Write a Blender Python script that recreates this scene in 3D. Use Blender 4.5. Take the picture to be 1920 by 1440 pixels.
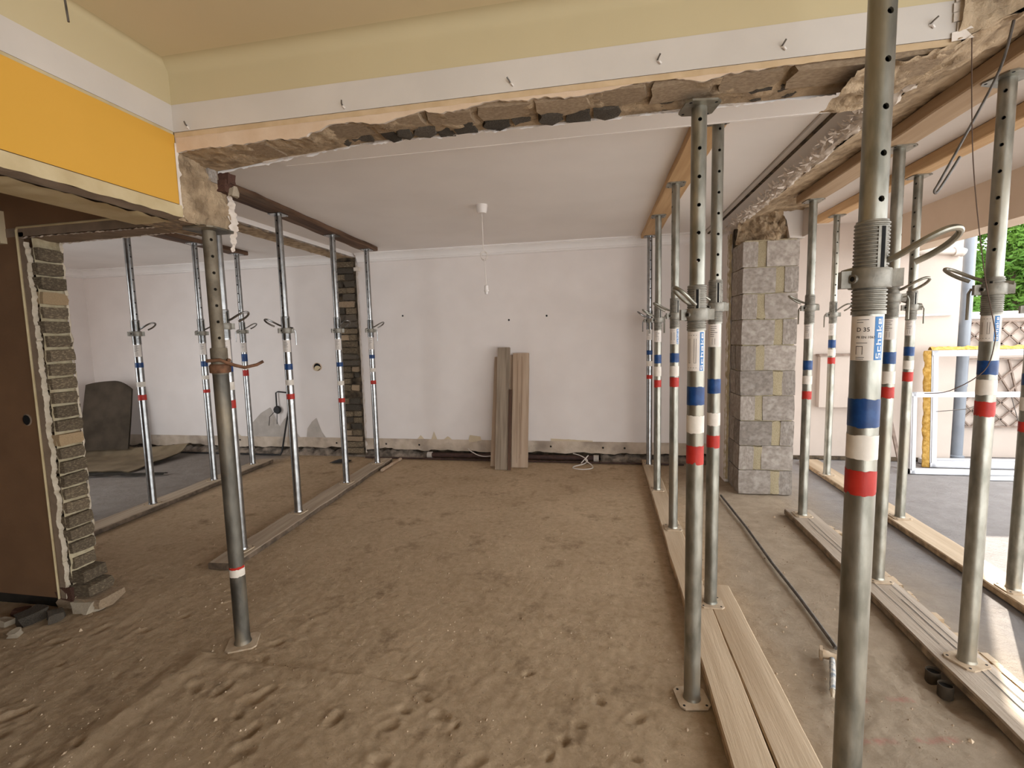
import bpy, math, random
from mathutils import Vector, Matrix, noise
random.seed(7)
PI = math.pi
for o in list(bpy.data.objects): bpy.data.objects.remove(o)
S = bpy.context.scene
COL = S.collection

# ------------------------------------------------------------------ camera, sky, sun, exposure
H = 1.5
YAW, PIT, ROL = 0.187471, 0.097075, -0.024522
def cam_axes():
    f = Vector((-math.sin(YAW)*math.cos(PIT), math.cos(YAW)*math.cos(PIT), -math.sin(PIT)))
    r = Vector((math.cos(YAW), math.sin(YAW), 0)); u = r.cross(f)
    c, s = math.cos(ROL), math.sin(ROL)
    return r*c+u*s, u*c-r*s, f
r_, u_, f_ = cam_axes()
cam = bpy.data.objects.new('camera', bpy.data.cameras.new('camera')); COL.objects.link(cam)
cam.matrix_world = Matrix(((r_.x, u_.x, -f_.x, 0), (r_.y, u_.y, -f_.y, 0), (r_.z, u_.z, -f_.z, H), (0, 0, 0, 1)))
cam.data.sensor_fit = 'HORIZONTAL'; cam.data.sensor_width = 36; cam.data.lens = 900/1920*36
cam.data.clip_start = .05
S.camera = cam
S.view_settings.view_transform = 'Standard'; S.view_settings.look = 'None'
S.view_settings.exposure = 1.0; S.view_settings.gamma = 1; S.view_settings.use_curve_mapping = False
S.cycles.max_bounces = 12; S.cycles.diffuse_bounces = 8; S.cycles.glossy_bounces = 4
S.cycles.sample_clamp_indirect = 8
W = bpy.data.worlds.new('sky'); S.world = W; W.use_nodes = True
bg = W.node_tree.nodes['Background']; bg.inputs[0].default_value = (.93, .965, 1.0, 1); bg.inputs[1].default_value = 3.0
sun = bpy.data.objects.new('sun', bpy.data.lights.new('sun', 'SUN')); COL.objects.link(sun)
sun.data.energy = 9.0; sun.data.angle = .009; sun.data.color = (1, .93, .82)
sun_dir = Vector((.512, .859, .602)).normalized()
sun.rotation_euler = sun_dir.to_track_quat('Z', 'Y').to_euler()
def portal(loc, rot, sx, sy):           # marks an opening for the sampler, gives no light of its own
    l = bpy.data.lights.new('portal', 'AREA'); l.shape = 'RECTANGLE'; l.size = sx; l.size_y = sy
    l.cycles.is_portal = True
    o = bpy.data.objects.new('portal', l); COL.objects.link(o); o.location = loc; o.rotation_euler = rot
portal((3.57, 1.3, 1.22), (PI/2, 0, PI/2), 9.6, 2.45)
portal((1.95, -3.12, 1.22), (PI/2, 0, 0), 2.7, 2.45)
portal((-5.97, 2.28, 1.4), (PI/2, 0, 0), 1.85, 1.8)

# ------------------------------------------------------------------ materials
def new_mat(name):
    m = bpy.data.materials.new(name); m.use_nodes = True
    return m, m.node_tree, m.node_tree.nodes['Principled BSDF']
def c4(c): return (c[0], c[1], c[2], 1)
def noise_mat(name, c1, c2, scale=8, rough=.85, bump=.0, bscale=60, metal=0, detail=6, lo=.35, hi=.65, stretch=None, c3=None, s3=2, spec=.3, rnd=0, bdist=.01):
    m, t, p = new_mat(name); N = t.nodes; L = t.links
    tc = N.new('ShaderNodeTexCoord'); vec = tc.outputs['Object']
    if stretch:
        mp = N.new('ShaderNodeMapping'); mp.inputs['Scale'].default_value = stretch
        L.new(vec, mp.inputs['Vector']); vec = mp.outputs['Vector']
    if rnd:
        oi = N.new('ShaderNodeObjectInfo'); ad = N.new('ShaderNodeVectorMath'); ad.operation = 'ADD'
        sc = N.new('ShaderNodeVectorMath'); sc.operation = 'SCALE'; sc.inputs[0].default_value = (17, 31, 23)
        L.new(oi.outputs['Random'], sc.inputs['Scale']); L.new(vec, ad.inputs[0]); L.new(sc.outputs[0], ad.inputs[1]); vec = ad.outputs[0]
    n = N.new('ShaderNodeTexNoise'); n.inputs['Scale'].default_value = scale; n.inputs['Detail'].default_value = detail
    L.new(vec, n.inputs['Vector'])
    r = N.new('ShaderNodeValToRGB'); r.color_ramp.elements[0].position = lo; r.color_ramp.elements[1].position = hi
    r.color_ramp.elements[0].color = c4(c1); r.color_ramp.elements[1].color = c4(c2)
    L.new(n.outputs['Fac'], r.inputs['Fac']); colr = r.outputs['Color']
    if c3:
        n3 = N.new('ShaderNodeTexNoise'); n3.inputs['Scale'].default_value = s3; n3.inputs['Detail'].default_value = 5
        L.new(vec, n3.inputs['Vector'])
        r3 = N.new('ShaderNodeValToRGB'); r3.color_ramp.elements[0].position = .5; r3.color_ramp.elements[1].position = .68
        L.new(n3.outputs['Fac'], r3.inputs['Fac'])
        mx = N.new('ShaderNodeMixRGB'); L.new(r3.outputs['Color'], mx.inputs['Fac']); L.new(colr, mx.inputs[1]); mx.inputs[2].default_value = c4(c3)
        colr = mx.outputs['Color']
    if rnd:
        hs = N.new('ShaderNodeHueSaturation'); ma = N.new('ShaderNodeMapRange'); ma.inputs['To Min'].default_value = 1-rnd; ma.inputs['To Max'].default_value = 1+rnd
        L.new(oi.outputs['Random'], ma.inputs['Value']); L.new(ma.outputs[0], hs.inputs['Value']); L.new(colr, hs.inputs['Color']); colr = hs.outputs['Color']
    L.new(colr, p.inputs['Base Color'])
    p.inputs['Roughness'].default_value = rough; p.inputs['Metallic'].default_value = metal
    p.inputs['Specular IOR Level'].default_value = spec
    if bump:
        nb = N.new('ShaderNodeTexNoise'); nb.inputs['Scale'].default_value = bscale; nb.inputs['Detail'].default_value = 8; nb.inputs['Roughness'].default_value = .65
        L.new(vec, nb.inputs['Vector'])
        b = N.new('ShaderNodeBump'); b.inputs['Strength'].default_value = bump; b.inputs['Distance'].default_value = bdist
        L.new(nb.outputs['Fac'], b.inputs['Height']); L.new(b.outputs['Normal'], p.inputs['Normal'])
    return m
def plain(name, c, rough=.6, metal=0, spec=.4):
    m, t, p = new_mat(name); p.inputs['Base Color'].default_value = c4(c); p.inputs['Roughness'].default_value = rough
    p.inputs['Metallic'].default_value = metal; p.inputs['Specular IOR Level'].default_value = spec
    return m
def wood(name, c1, c2, c3, axis=1, scale=1.0, rough=.75, bump=.25, rnd=.08):
    st = [26, 26, 26]; st[axis] = 1.4
    return noise_mat(name, c1, c2, scale=scale, rough=rough, bump=bump, bscale=3, stretch=tuple(st), c3=c3, s3=.22, rnd=rnd, lo=.38, hi=.62, bdist=.004)

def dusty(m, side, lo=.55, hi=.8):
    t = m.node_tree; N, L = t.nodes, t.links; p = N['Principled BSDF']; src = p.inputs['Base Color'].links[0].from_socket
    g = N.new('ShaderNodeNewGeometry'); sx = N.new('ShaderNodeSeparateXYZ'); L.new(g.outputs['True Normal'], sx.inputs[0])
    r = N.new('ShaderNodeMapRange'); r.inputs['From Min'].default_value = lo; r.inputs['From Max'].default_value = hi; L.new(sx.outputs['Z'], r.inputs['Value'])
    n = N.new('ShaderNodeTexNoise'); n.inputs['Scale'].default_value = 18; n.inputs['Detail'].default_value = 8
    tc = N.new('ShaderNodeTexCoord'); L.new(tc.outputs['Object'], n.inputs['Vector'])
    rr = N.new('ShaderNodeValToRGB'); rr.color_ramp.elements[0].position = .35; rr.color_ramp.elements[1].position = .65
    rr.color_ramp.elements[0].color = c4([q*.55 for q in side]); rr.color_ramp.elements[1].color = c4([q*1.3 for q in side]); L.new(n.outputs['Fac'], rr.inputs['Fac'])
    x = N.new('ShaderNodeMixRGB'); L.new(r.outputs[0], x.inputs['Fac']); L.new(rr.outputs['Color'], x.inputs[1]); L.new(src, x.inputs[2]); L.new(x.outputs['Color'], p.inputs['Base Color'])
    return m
M = {}
M['white_wall'] = noise_mat('white_wallpaper', (.76, .70, .66), (.80, .74, .70), 3, .9, .06, 160)
M['white_ceiling'] = noise_mat('white_ceiling_paint', (.82, .785, .755), (.86, .825, .795), 2, .9, .05, 120)
M['cream'] = noise_mat('cream_ceiling_paint', (.50, .42, .255), (.535, .45, .275), 1.2, .8, .03, 60)
M['band_white'] = noise_mat('off_white_paint', (.54, .495, .445), (.59, .54, .485), 4, .85, .06, 60)
M['tan_band'] = noise_mat('old_tan_paint', (.50, .36, .21), (.58, .43, .27), 14, .9, .1, 80)
M['peach'] = noise_mat('pale_peach_plaster', (.58, .43, .30), (.66, .52, .39), 9, .9, .15, 70)
M['yellow'] = noise_mat('yellow_wall_paint', (.60, .325, .045), (.63, .34, .052), 2, .7, .03, 90)
M['cream_trim'] = noise_mat('dirty_cream_trim', (.46, .36, .20), (.56, .46, .28), 8, .85, .15, 40)
M['mortar'] = noise_mat('rough_brown_mortar', (.27, .19, .115), (.52, .385, .245), 18, .95, .9, 45, c3=(.56, .425, .28), s3=4, bdist=.02)
M['mortar_pale'] = noise_mat('pale_joint_mortar', (.38, .31, .19), (.52, .44, .29), 20, .95, .7, 70, bdist=.012)
M['plaster_edge'] = noise_mat('broken_white_plaster', (.62, .54, .46), (.74, .66, .58), 18, .95, .4, 60)
M['brick_grey'] = noise_mat('grey_brown_brick', (.12, .09, .058), (.22, .165, .108), 22, .95, .8, 50, rnd=.25, c3=(.34, .27, .17), s3=9, bdist=.012)
M['brick_tan'] = noise_mat('tan_brick', (.36, .25, .14), (.46, .33, .19), 22, .95, .6, 60, rnd=.12)
M['brick_dark'] = noise_mat('dark_brick', (.075, .062, .048), (.22, .18, .135), 30, .95, .9, 60, rnd=.3, bdist=.015)
M['brick_mud'] = noise_mat('mortar_covered_brick', (.33, .235, .15), (.47, .35, .23), 14, .95, .7, 40, rnd=.18, bdist=.015)
M['rust_clay'] = noise_mat('rust_brown_clay', (.055, .026, .017), (.13, .06, .04), 20, .8, .5, 50)
M['block'] = noise_mat('grey_concrete_block', (.235, .2, .17), (.335, .29, .25), 9, .95, .35, 140, rnd=.2, c3=(.40, .355, .31), s3=4, bdist=.004)
M['dark_void'] = noise_mat('dark_rubble_and_shade', (.035, .026, .018), (.15, .11, .07), 14, .95, .9, 40, bdist=.03)
M['brown_wall'] = noise_mat('brown_hall_paint', (.16, .088, .045), (.195, .108, .055), 4, .85, .08, 60)
M['brown_grey'] = noise_mat('grey_brown_plaster', (.20, .145, .10), (.27, .20, .14), 9, .9, .3, 40)
M['near_black'] = noise_mat('black_gap_shade_and_strip', (.012, .010, .008), (.03, .025, .018), 8, .9)
M['pink'] = noise_mat('pale_pink_render', (.50, .42, .36), (.54, .455, .39), 3, .9, .12, 90)
M['terrace_white'] = noise_mat('terrace_ceiling_paint', (.58, .52, .465), (.62, .555, .50), 2, .9, .05, 80)
M['beige_beam'] = noise_mat('beige_beam_paint', (.58, .455, .34), (.63, .50, .38), 3, .85, .05, 60)
M['garden_cap'] = noise_mat('white_wall_cap', (.72, .69, .65), (.80, .77, .73), 6, .85, .1, 40)
M['galv'] = noise_mat('dull_galvanised_steel', (.19, .182, .148), (.34, .325, .275), 26, .37, .14, 90, metal=.82, rnd=.08, c3=(.27, .24, .185), s3=6, spec=.5, stretch=(1, 1, .35), bdist=.003)
M['chrome'] = noise_mat('bright_zinc_steel', (.25, .247, .24), (.36, .355, .345), 20, .27, .06, 90, metal=.95, rnd=.06, spec=.5, bdist=.002)
M['old_steel'] = noise_mat('stained_dark_steel', (.06, .053, .042), (.17, .155, .125), 12, .5, .3, 60, metal=.6, c3=(.30, .24, .16), s3=5, spec=.5, stretch=(1, 1, .4), bdist=.004)
M['old_upper'] = noise_mat('dusty_brown_steel', (.13, .105, .072), (.21, .175, .125), 16, .6, .25, 60, metal=.4, spec=.5)
M['cast'] = noise_mat('cast_grey_metal', (.19, .175, .145), (.30, .28, .235), 30, .5, .25, 120, metal=.55, spec=.5, bdist=.003)
M['rust'] = noise_mat('rusty_iron', (.10, .05, .028), (.22, .11, .06), 30, .8, .3, 80, metal=.3)
M['dust_steel'] = noise_mat('dust_covered_steel', (.40, .30, .20), (.50, .40, .29), 25, .9, .2, 90)
M['blue'] = noise_mat('blue_band_paint', (.006, .034, .125), (.008, .045, .16), 30, .35, .08, 90, c3=(.014, .06, .19), s3=30)
M['white_band'] = noise_mat('white_band_paint', (.62, .56, .48), (.72, .66, .58), 20, .5, .08, 90)
M['red'] = noise_mat('red_band_paint', (.36, .018, .010), (.45, .03, .018), 25, .45, .08, 90)
M['label'] = noise_mat('white_label_film', (.66, .60, .54), (.72, .66, .60), 10, .45)
M['logo_blue'] = plain('label_blue_print', (.008, .135, .36), .4)
M['ink'] = plain('black_print', (.045, .035, .03), .6)
M['print_white'] = plain('white_print', (.78, .76, .74), .5)
M['hole'] = plain('dark_hole', (.004, .004, .004), .9)
M['wood_orange'] = wood('orange_timber', (.50, .315, .155), (.60, .395, .21), (.42, .25, .115))
M['wood_tan'] = wood('tan_timber', (.40, .275, .165), (.48, .345, .22), (.31, .205, .115))
M['wood_dark'] = wood('dark_old_timber', (.06, .031, .018), (.16, .09, .052), (.20, .155, .105), bump=.5)
M['plank'] = wood('dusty_floor_plank', (.44, .335, .225), (.53, .415, .29), (.38, .28, .18), bump=.6, rnd=.05)
M['plank_grey'] = wood('grey_dusty_plank', (.40, .335, .265), (.53, .45, .37), (.33, .265, .2), bump=.8, rnd=.05)
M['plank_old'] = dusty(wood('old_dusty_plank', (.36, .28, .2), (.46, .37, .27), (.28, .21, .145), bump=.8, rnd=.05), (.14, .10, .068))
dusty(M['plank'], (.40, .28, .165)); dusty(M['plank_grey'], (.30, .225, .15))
M['board_light'] = wood('pale_board', (.40, .285, .195), (.50, .375, .27), (.34, .225, .14), axis=2, bump=.3)
M['board_grey'] = wood('weathered_board', (.20, .152, .108), (.31, .245, .18), (.38, .31, .235), axis=2, bump=.3)
M['board_brown'] = wood('dark_brown_slat', (.07, .036, .022), (.13, .07, .045), (.10, .05, .03), axis=2, bump=.3)
M['pvc'] = noise_mat('white_pvc', (.58, .58, .60), (.63, .63, .65), 4, .35, spec=.5)
M['foam'] = noise_mat('yellow_foam', (.50, .27, .045), (.72, .46, .14), 30, .95, 1, 40, bdist=.02)
M['grey_pipe'] = noise_mat('grey_downpipe', (.17, .185, .21), (.21, .23, .255), 4, .35, spec=.5)
M['white_pipe'] = noise_mat('white_drain_pipe', (.55, .49, .43), (.59, .53, .47), 4, .5)
M['brown_pipe'] = noise_mat('brown_iron_pipe', (.035, .018, .014), (.07, .036, .028), 14, .5, .2, 50)
M['trellis'] = noise_mat('weathered_trellis_wood', (.20, .145, .115), (.29, .22, .175), 20, .9, .3, 60)
M['white_plastic'] = plain('white_plastic', (.74, .69, .65), .4)
M['cream_plastic'] = plain('cream_plastic', (.62, .52, .34), .5)
M['black_plastic'] = plain('black_plastic', (.012, .011, .011), .5)
M['cord_white'] = plain('white_cord', (.66, .60, .54), .6)
M['wire'] = noise_mat('dull_iron_wire', (.10, .09, .08), (.17, .155, .14), 30, .5, metal=.7)
M['thin_wire'] = plain('brown_string', (.10, .06, .04), .7)
M['sheet_dark'] = noise_mat('dark_brown_sheet', (.055, .043, .03), (.09, .07, .05), 5, .95, .3, 40)
M['sheet_tan'] = noise_mat('tan_underlay', (.19, .145, .09), (.25, .195, .125), 6, .95, .3, 60, c3=(.12, .09, .055), s3=2)
M['grey_plaster'] = noise_mat('bare_grey_plaster', (.42, .375, .33), (.50, .45, .40), 9, .9, .3, 50)
M['base_plaster'] = noise_mat('stripped_base_plaster', (.46, .37, .28), (.60, .50, .40), 7, .9, .4, 50, c3=(.30, .24, .19), s3=3)
M['foot'] = noise_mat('dark_dusty_mortar', (.10, .08, .062), (.33, .26, .2), 12, .95, .6, 40)
M['paper'] = noise_mat('torn_cream_paper', (.58, .48, .33), (.66, .55, .39), 6, .8)
M['jamb_plaster'] = noise_mat('broken_cream_plaster', (.44, .37, .27), (.58, .50, .39), 18, .95, .5, 60)
M['stone'] = noise_mat('pale_rubble', (.40, .33, .24), (.52, .44, .33), 20, .95, .6, 60)
M['blue_grey_handle'] = noise_mat('paint_splashed_handle', (.22, .25, .28), (.55, .52, .47), 40, .7, .3, 80, lo=.42, hi=.58)
M['grit'] = noise_mat('floor_grit_stone', (.22, .15, .09), (.56, .43, .30), 3, .95, lo=.4, hi=.6)
M['bark'] = noise_mat('grey_bark', (.07, .05, .035), (.14, .10, .07), 8, .95, .6, 20)

def leaf_mat(name, c):
    m, t, p = new_mat(name); N, L = t.nodes, t.links
    d = N.new('ShaderNodeBsdfDiffuse'); tr = N.new('ShaderNodeBsdfTranslucent'); mx = N.new('ShaderNodeMixShader'); mx.inputs[0].default_value = .5
    n = N.new('ShaderNodeTexNoise'); n.inputs['Scale'].default_value = 1.6; n.inputs['Detail'].default_value = 3
    tc = N.new('ShaderNodeTexCoord'); L.new(tc.outputs['Object'], n.inputs['Vector'])
    r = N.new('ShaderNodeValToRGB'); r.color_ramp.elements[0].position = .38; r.color_ramp.elements[1].position = .62
    r.color_ramp.elements[0].color = (c[0]*.45, c[1]*.55, c[2]*.6, 1); r.color_ramp.elements[1].color = c4(c)
    L.new(n.outputs['Fac'], r.inputs['Fac']); L.new(r.outputs['Color'], d.inputs['Color']); L.new(r.outputs['Color'], tr.inputs['Color'])
    L.new(d.outputs[0], mx.inputs[1]); L.new(tr.outputs[0], mx.inputs[2]); L.new(mx.outputs[0], N['Material Output'].inputs['Surface'])
    return m
M['leaf'] = leaf_mat('green_leaves', (.17, .30, .06))

def floor_material():
    m, t, p = new_mat('dusty_screed'); N, L = t.nodes, t.links
    geo = N.new('ShaderNodeTexCoord'); v = geo.outputs['Object']
    def nz(scale, detail=8, rough=.6):
        n = N.new('ShaderNodeTexNoise'); n.inputs['Scale'].default_value = scale; n.inputs['Detail'].default_value = detail; n.inputs['Roughness'].default_value = rough
        L.new(v, n.inputs['Vector']); return n.outputs['Fac']
    def ramp(fac, a, b, ca, cb):
        r = N.new('ShaderNodeValToRGB'); r.color_ramp.elements[0].position = a; r.color_ramp.elements[1].position = b
        r.color_ramp.elements[0].color = c4(ca); r.color_ramp.elements[1].color = c4(cb); L.new(fac, r.inputs['Fac']); return r.outputs['Color']
    def mix(f, a, b):
        x = N.new('ShaderNodeMixRGB')
        if hasattr(f, 'links'): L.new(f, x.inputs['Fac'])
        else: x.inputs['Fac'].default_value = f
        for i, s in ((1, a), (2, b)):
            if hasattr(s, 'links'): L.new(s, x.inputs[i])
            else: x.inputs[i].default_value = c4(s)
        return x.outputs['Color']
    base = ramp(nz(1.7), .32, .68, (.47, .335, .20), (.66, .49, .315))
    fine = ramp(nz(22, 10, .7), .3, .7, (.37, .255, .15), (.78, .59, .40))
    col = mix(.45, base, fine)
    spots = ramp(nz(4, 10, .75), .54, .70, (0, 0, 0), (1, 1, 1))
    col = mix(spots, col, (.30, .205, .12))
    # bare grey concrete on the terrace; far left grey paints in cool window light
    sx = N.new('ShaderNodeSeparateXYZ'); L.new(v, sx.inputs[0])
    def rng(sock, a, b):
        r = N.new('ShaderNodeMapRange'); r.inputs['From Min'].default_value = a; r.inputs['From Max'].default_value = b; L.new(sock, r.inputs['Value']); return r.outputs[0]
    def wob(sock, amp=.5):
        a = N.new('ShaderNodeMath'); a.operation = 'MULTIPLY_ADD'; L.new(nz(2.2, 5), a.inputs[0]); a.inputs[1].default_value = amp; L.new(sock, a.inputs[2]); return a.outputs[0]
    grey = ramp(nz(6, 9, .7), .3, .7, (.29, .265, .25), (.38, .35, .335))
    pale = ramp(nz(9, 9, .7), .3, .7, (.40, .31, .215), (.55, .44, .325))
    col = mix(rng(wob(sx.outputs['X'], .4), .75, 1.1), col, pale)
    col = mix(rng(wob(sx.outputs['X'], .5), 1.75, 2.3), col, grey)
    grey2 = ramp(nz(6, 9, .7), .3, .7, (.27, .235, .205), (.37, .33, .295))
    col = mix(rng(wob(sx.outputs['X'], .4), -3.75, -4.2), col, grey2)
    # spray-painted pink dashes near the two floor ducts
    def dash(x0, x1, y0, y1):
        def box(s, a, b, soft):
            k1 = rng(s, a-soft, a+soft); k2 = rng(s, b+soft, b-soft)
            q = N.new('ShaderNodeMath'); q.operation = 'MULTIPLY'; L.new(k1, q.inputs[0]); L.new(k2, q.inputs[1]); return q.outputs[0]
        q = N.new('ShaderNodeMath'); q.operation = 'MULTIPLY'; L.new(box(sx.outputs['X'], x0, x1, .012), q.inputs[0])
        sk = N.new('ShaderNodeMath'); sk.operation = 'MULTIPLY_ADD'; L.new(sx.outputs['X'], sk.inputs[0]); sk.inputs[1].default_value = -.17; L.new(sx.outputs['Y'], sk.inputs[2])
        L.new(box(sk.outputs[0], y0, y1, .008), q.inputs[1]); return q.outputs[0]
    for a in DASHES:
        g = N.new('ShaderNodeMath'); g.operation = 'MULTIPLY'; L.new(dash(*a), g.inputs[0]); L.new(rng(nz(30, 5), .35, .75), g.inputs[1])
        col = mix(g.outputs[0], col, (.56, .25, .20))
    L.new(col, p.inputs['Base Color']); p.inputs['Roughness'].default_value = .95; p.inputs['Specular IOR Level'].default_value = .15
    b1 = N.new('ShaderNodeBump'); b1.inputs['Strength'].default_value = 1; b1.inputs['Distance'].default_value = .022; L.new(nz(34, 12, .78), b1.inputs['Height'])
    b2 = N.new('ShaderNodeBump'); b2.inputs['Strength'].default_value = .6; b2.inputs['Distance'].default_value = .02; L.new(nz(11, 10, .7), b2.inputs['Height'])
    L.new(b1.outputs[0], b2.inputs['Normal']); L.new(b2.outputs[0], p.inputs['Normal'])
    return m
DASHES = []

# ------------------------------------------------------------------ mesh helpers
class MB:
    def __init__(s): s.v = []; s.f = []
    def add(s, vs, fs):
        b = len(s.v); s.v += [tuple(q) for q in vs]; s.f += [tuple(b+i for i in f) for f in fs]; return s
    def box(s, x0, x1, y0, y1, z0, z1):
        return s.add([(x, y, z) for x in (x0, x1) for y in (y0, y1) for z in (z0, z1)],
                     [(0, 1, 3, 2), (4, 6, 7, 5), (0, 4, 5, 1), (2, 3, 7, 6), (0, 2, 6, 4), (1, 5, 7, 3)])
    def obox(s, c, ax, hx, hy, hz):     # oriented box: ax = 3 unit vectors
        c = Vector(c); P = [c+ax[0]*i*hx+ax[1]*j*hy+ax[2]*k*hz for i in (-1, 1) for j in (-1, 1) for k in (-1, 1)]
        return s.add(P, [(0, 1, 3, 2), (4, 6, 7, 5), (0, 4, 5, 1), (2, 3, 7, 6), (0, 2, 6, 4), (1, 5, 7, 3)])
    def bar(s, a, b, w, h, up=(0, 0, 1)):
        a, b = Vector(a), Vector(b); d = (b-a).normalized(); u = Vector(up); r = d.cross(u).normalized(); u = r.cross(d)
        return s.obox((a+b)/2, (d, r, u), (b-a).length/2, w/2, h/2)
    def lathe(s, prof, seg=20, x=0, y=0, cap=True):   # prof: (r, z) list
        b = len(s.v); n = len(prof)
        for r, z in prof:
            for k in range(seg):
                a = 2*PI*k/seg; s.v.append((x+r*math.cos(a), y+r*math.sin(a), z))
        for i in range(n-1):
            for k in range(seg):
                k2 = (k+1) % seg; s.f.append((b+i*seg+k, b+i*seg+k2, b+(i+1)*seg+k2, b+(i+1)*seg+k))
        if cap:
            s.f.append(tuple(b+k for k in reversed(range(seg)))); s.f.append(tuple(b+(n-1)*seg+k for k in range(seg)))
        return s
    def tube(s, pts, r, seg=8, cap=True):
        pts = [Vector(p) for p in pts]; b = len(s.v); up = None
        for i, p in enumerate(pts):
            d = (pts[min(i+1, len(pts)-1)]-pts[max(i-1, 0)]).normalized()
            if up is None: up = d.orthogonal().normalized()
            up = (up-d*up.dot(d)); up = up.normalized() if up.length > 1e-6 else d.orthogonal().normalized()
            q = d.cross(up); rr = r[i] if isinstance(r, (list, tuple)) else r
            for k in range(seg):
                a = 2*PI*k/seg; s.v.append(tuple(p+up*math.cos(a)*rr+q*math.sin(a)*rr))
        for i in range(len(pts)-1):
            for k in range(seg):
                k2 = (k+1) % seg; s.f.append((b+i*seg+k, b+i*seg+k2, b+(i+1)*seg+k2, b+(i+1)*seg+k))
        if cap: s.f.append(tuple(b+k for k in reversed(range(seg)))); s.f.append(tuple(b+(len(pts)-1)*seg+k for k in range(seg)))
        return s
    def grid(s, fn, nu, nv, flip=False):
        b = len(s.v)
        for i in range(nu+1):
            for j in range(nv+1): s.v.append(tuple(fn(i/nu, j/nv)))
        for i in range(nu):
            for j in range(nv):
                a = b+i*(nv+1)+j; q = (a, a+nv+1, a+nv+2, a+1); s.f.append(q[::-1] if flip else q)
        return s
    def prism(s, poly, axis, a, b):      # poly 2-D points extruded along an axis; convex or ear-clippable n-gon
        n = len(poly)
        def P(p, t): return {'x': (t, p[0], p[1]), 'y': (p[0], t, p[1]), 'z': (p[0], p[1], t)}[axis]
        vs = [P(p, a) for p in poly]+[P(p, b) for p in poly]
        fs = [tuple(reversed(range(n))), tuple(range(n, 2*n))]+[(i, (i+1) % n, n+(i+1) % n, n+i) for i in range(n)]
        return s.add(vs, fs)
    def mesh(s, name, mat, smooth=True, angle=35, recalc=True):
        me = bpy.data.meshes.new(name); me.from_pydata(s.v, [], s.f); me.materials.append(mat)
        if recalc and len(s.v) < 40000:
            import bmesh
            bm = bmesh.new(); bm.from_mesh(me); bmesh.ops.recalc_face_normals(bm, faces=bm.faces); bm.to_mesh(me); bm.free()
        if smooth:
            me.polygons.foreach_set('use_smooth', [True]*len(me.polygons)); me.set_sharp_from_angle(angle=math.radians(angle))
        me.update(); return me
    def obj(s, name, mat, parent=None, **k): return link(name, s.mesh(name, mat, **k), parent)
def smooth_path(P, n=5):
    P = [Vector(p) for p in P]; out = []
    for i in range(len(P)-1):
        a, b, c, d = P[max(0, i-1)], P[i], P[i+1], P[min(len(P)-1, i+2)]
        for k in range(n):
            t = k/n; out.append(.5*((2*b)+(c-a)*t+(2*a-5*b+4*c-d)*t*t+(3*b-a-3*c+d)*t**3))
    return out+[P[-1]]
def link(name, me, parent=None, loc=None, rot=None, scale=None):
    o = bpy.data.objects.new(name, me); COL.objects.link(o)
    if parent: o.parent = parent
    if loc is not None: o.location = loc
    if rot is not None: o.rotation_euler = rot
    if scale is not None: o.scale = scale
    return o
def tag(o, label, cat=None, group=None, kind=None):
    if label: o['label'] = label
    if cat: o['category'] = cat
    if group: o['group'] = group
    if kind: o['kind'] = kind
    return o
def struct(o, label=None): o['kind'] = 'structure'; (label and o.__setitem__('label', label)); return o
def thing(name, label, cat, loc=(0, 0, 0), rz=0, group=None):
    o = bpy.data.objects.new(name, None); COL.objects.link(o); o.location = loc; o.rotation_euler = (0, 0, rz); o.empty_display_size = .1
    return tag(o, label, cat, group)
def n3(x, y, z): return noise.noise(Vector((x, y, z)))
def fb(x, y, z=0, o=4): return noise.fractal(Vector((x, y, z)), 1.0, 2.0, o)
def rot2(x, y, a): c, s = math.cos(a), math.sin(a); return x*c-y*s, x*s+y*c

# rough brick meshes shared by all bricks: unit cube, chipped and uneven
def rough_unit(mat, seed, amp=.06, name='brick'):
    b = MB(); rr = random.Random(seed); idx = {}
    for i in range(3):
        for j in range(3):
            for k in range(3):
                if i == 1 and j == 1 and k == 1: continue
                p = [i/2-.5, j/2-.5, k/2-.5]
                ex = sum(1 for q in (i, j, k) if q != 1)
                f = 1-((.02+amp*.5*rr.random()) if ex == 3 else .0)
                idx[(i, j, k)] = len(b.v); b.v.append(tuple(q*f+rr.uniform(-amp, amp)*.5 for q in p))
    for ax in range(3):
        for sd in (0, 2):
            for u in (0, 1):
                for w in (0, 1):
                    def K(a, c):
                        t = [0, 0, 0]; t[ax] = sd; t[(ax+1) % 3] = a; t[(ax+2) % 3] = c; return idx[tuple(t)]
                    q = (K(u, w), K(u+1, w), K(u+1, w+1), K(u, w+1)); b.f.append(q if sd else q[::-1])
    return b.mesh(name, mat, angle=50)
def bricks_of(key, n, amp=.06, name='brick', s0=0): return [rough_unit(M[key], s0+i*13+len(key), amp, name) for i in range(n)]
BK = {k: bricks_of(k, 4, a) for k, a in (('brick_grey', .07), ('brick_tan', .06), ('brick_dark', .2), ('brick_mud', .12), ('rust_clay', .2))}
BK['block'] = bricks_of('block', 4, .007, 'concrete_block'); BK['mortar_pale'] = bricks_of('mortar_pale', 3, .10, 'mortar_joint'); BK['stone'] = bricks_of('stone', 4, .3, 'stone_chip')
def brick(key, c, size, parent, name='brick', rz=0):
    return link(name, random.choice(BK[key]), parent, c, (random.uniform(-.03, .03), random.uniform(-.03, .03), rz+random.uniform(-.03, .03)), size)

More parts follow.
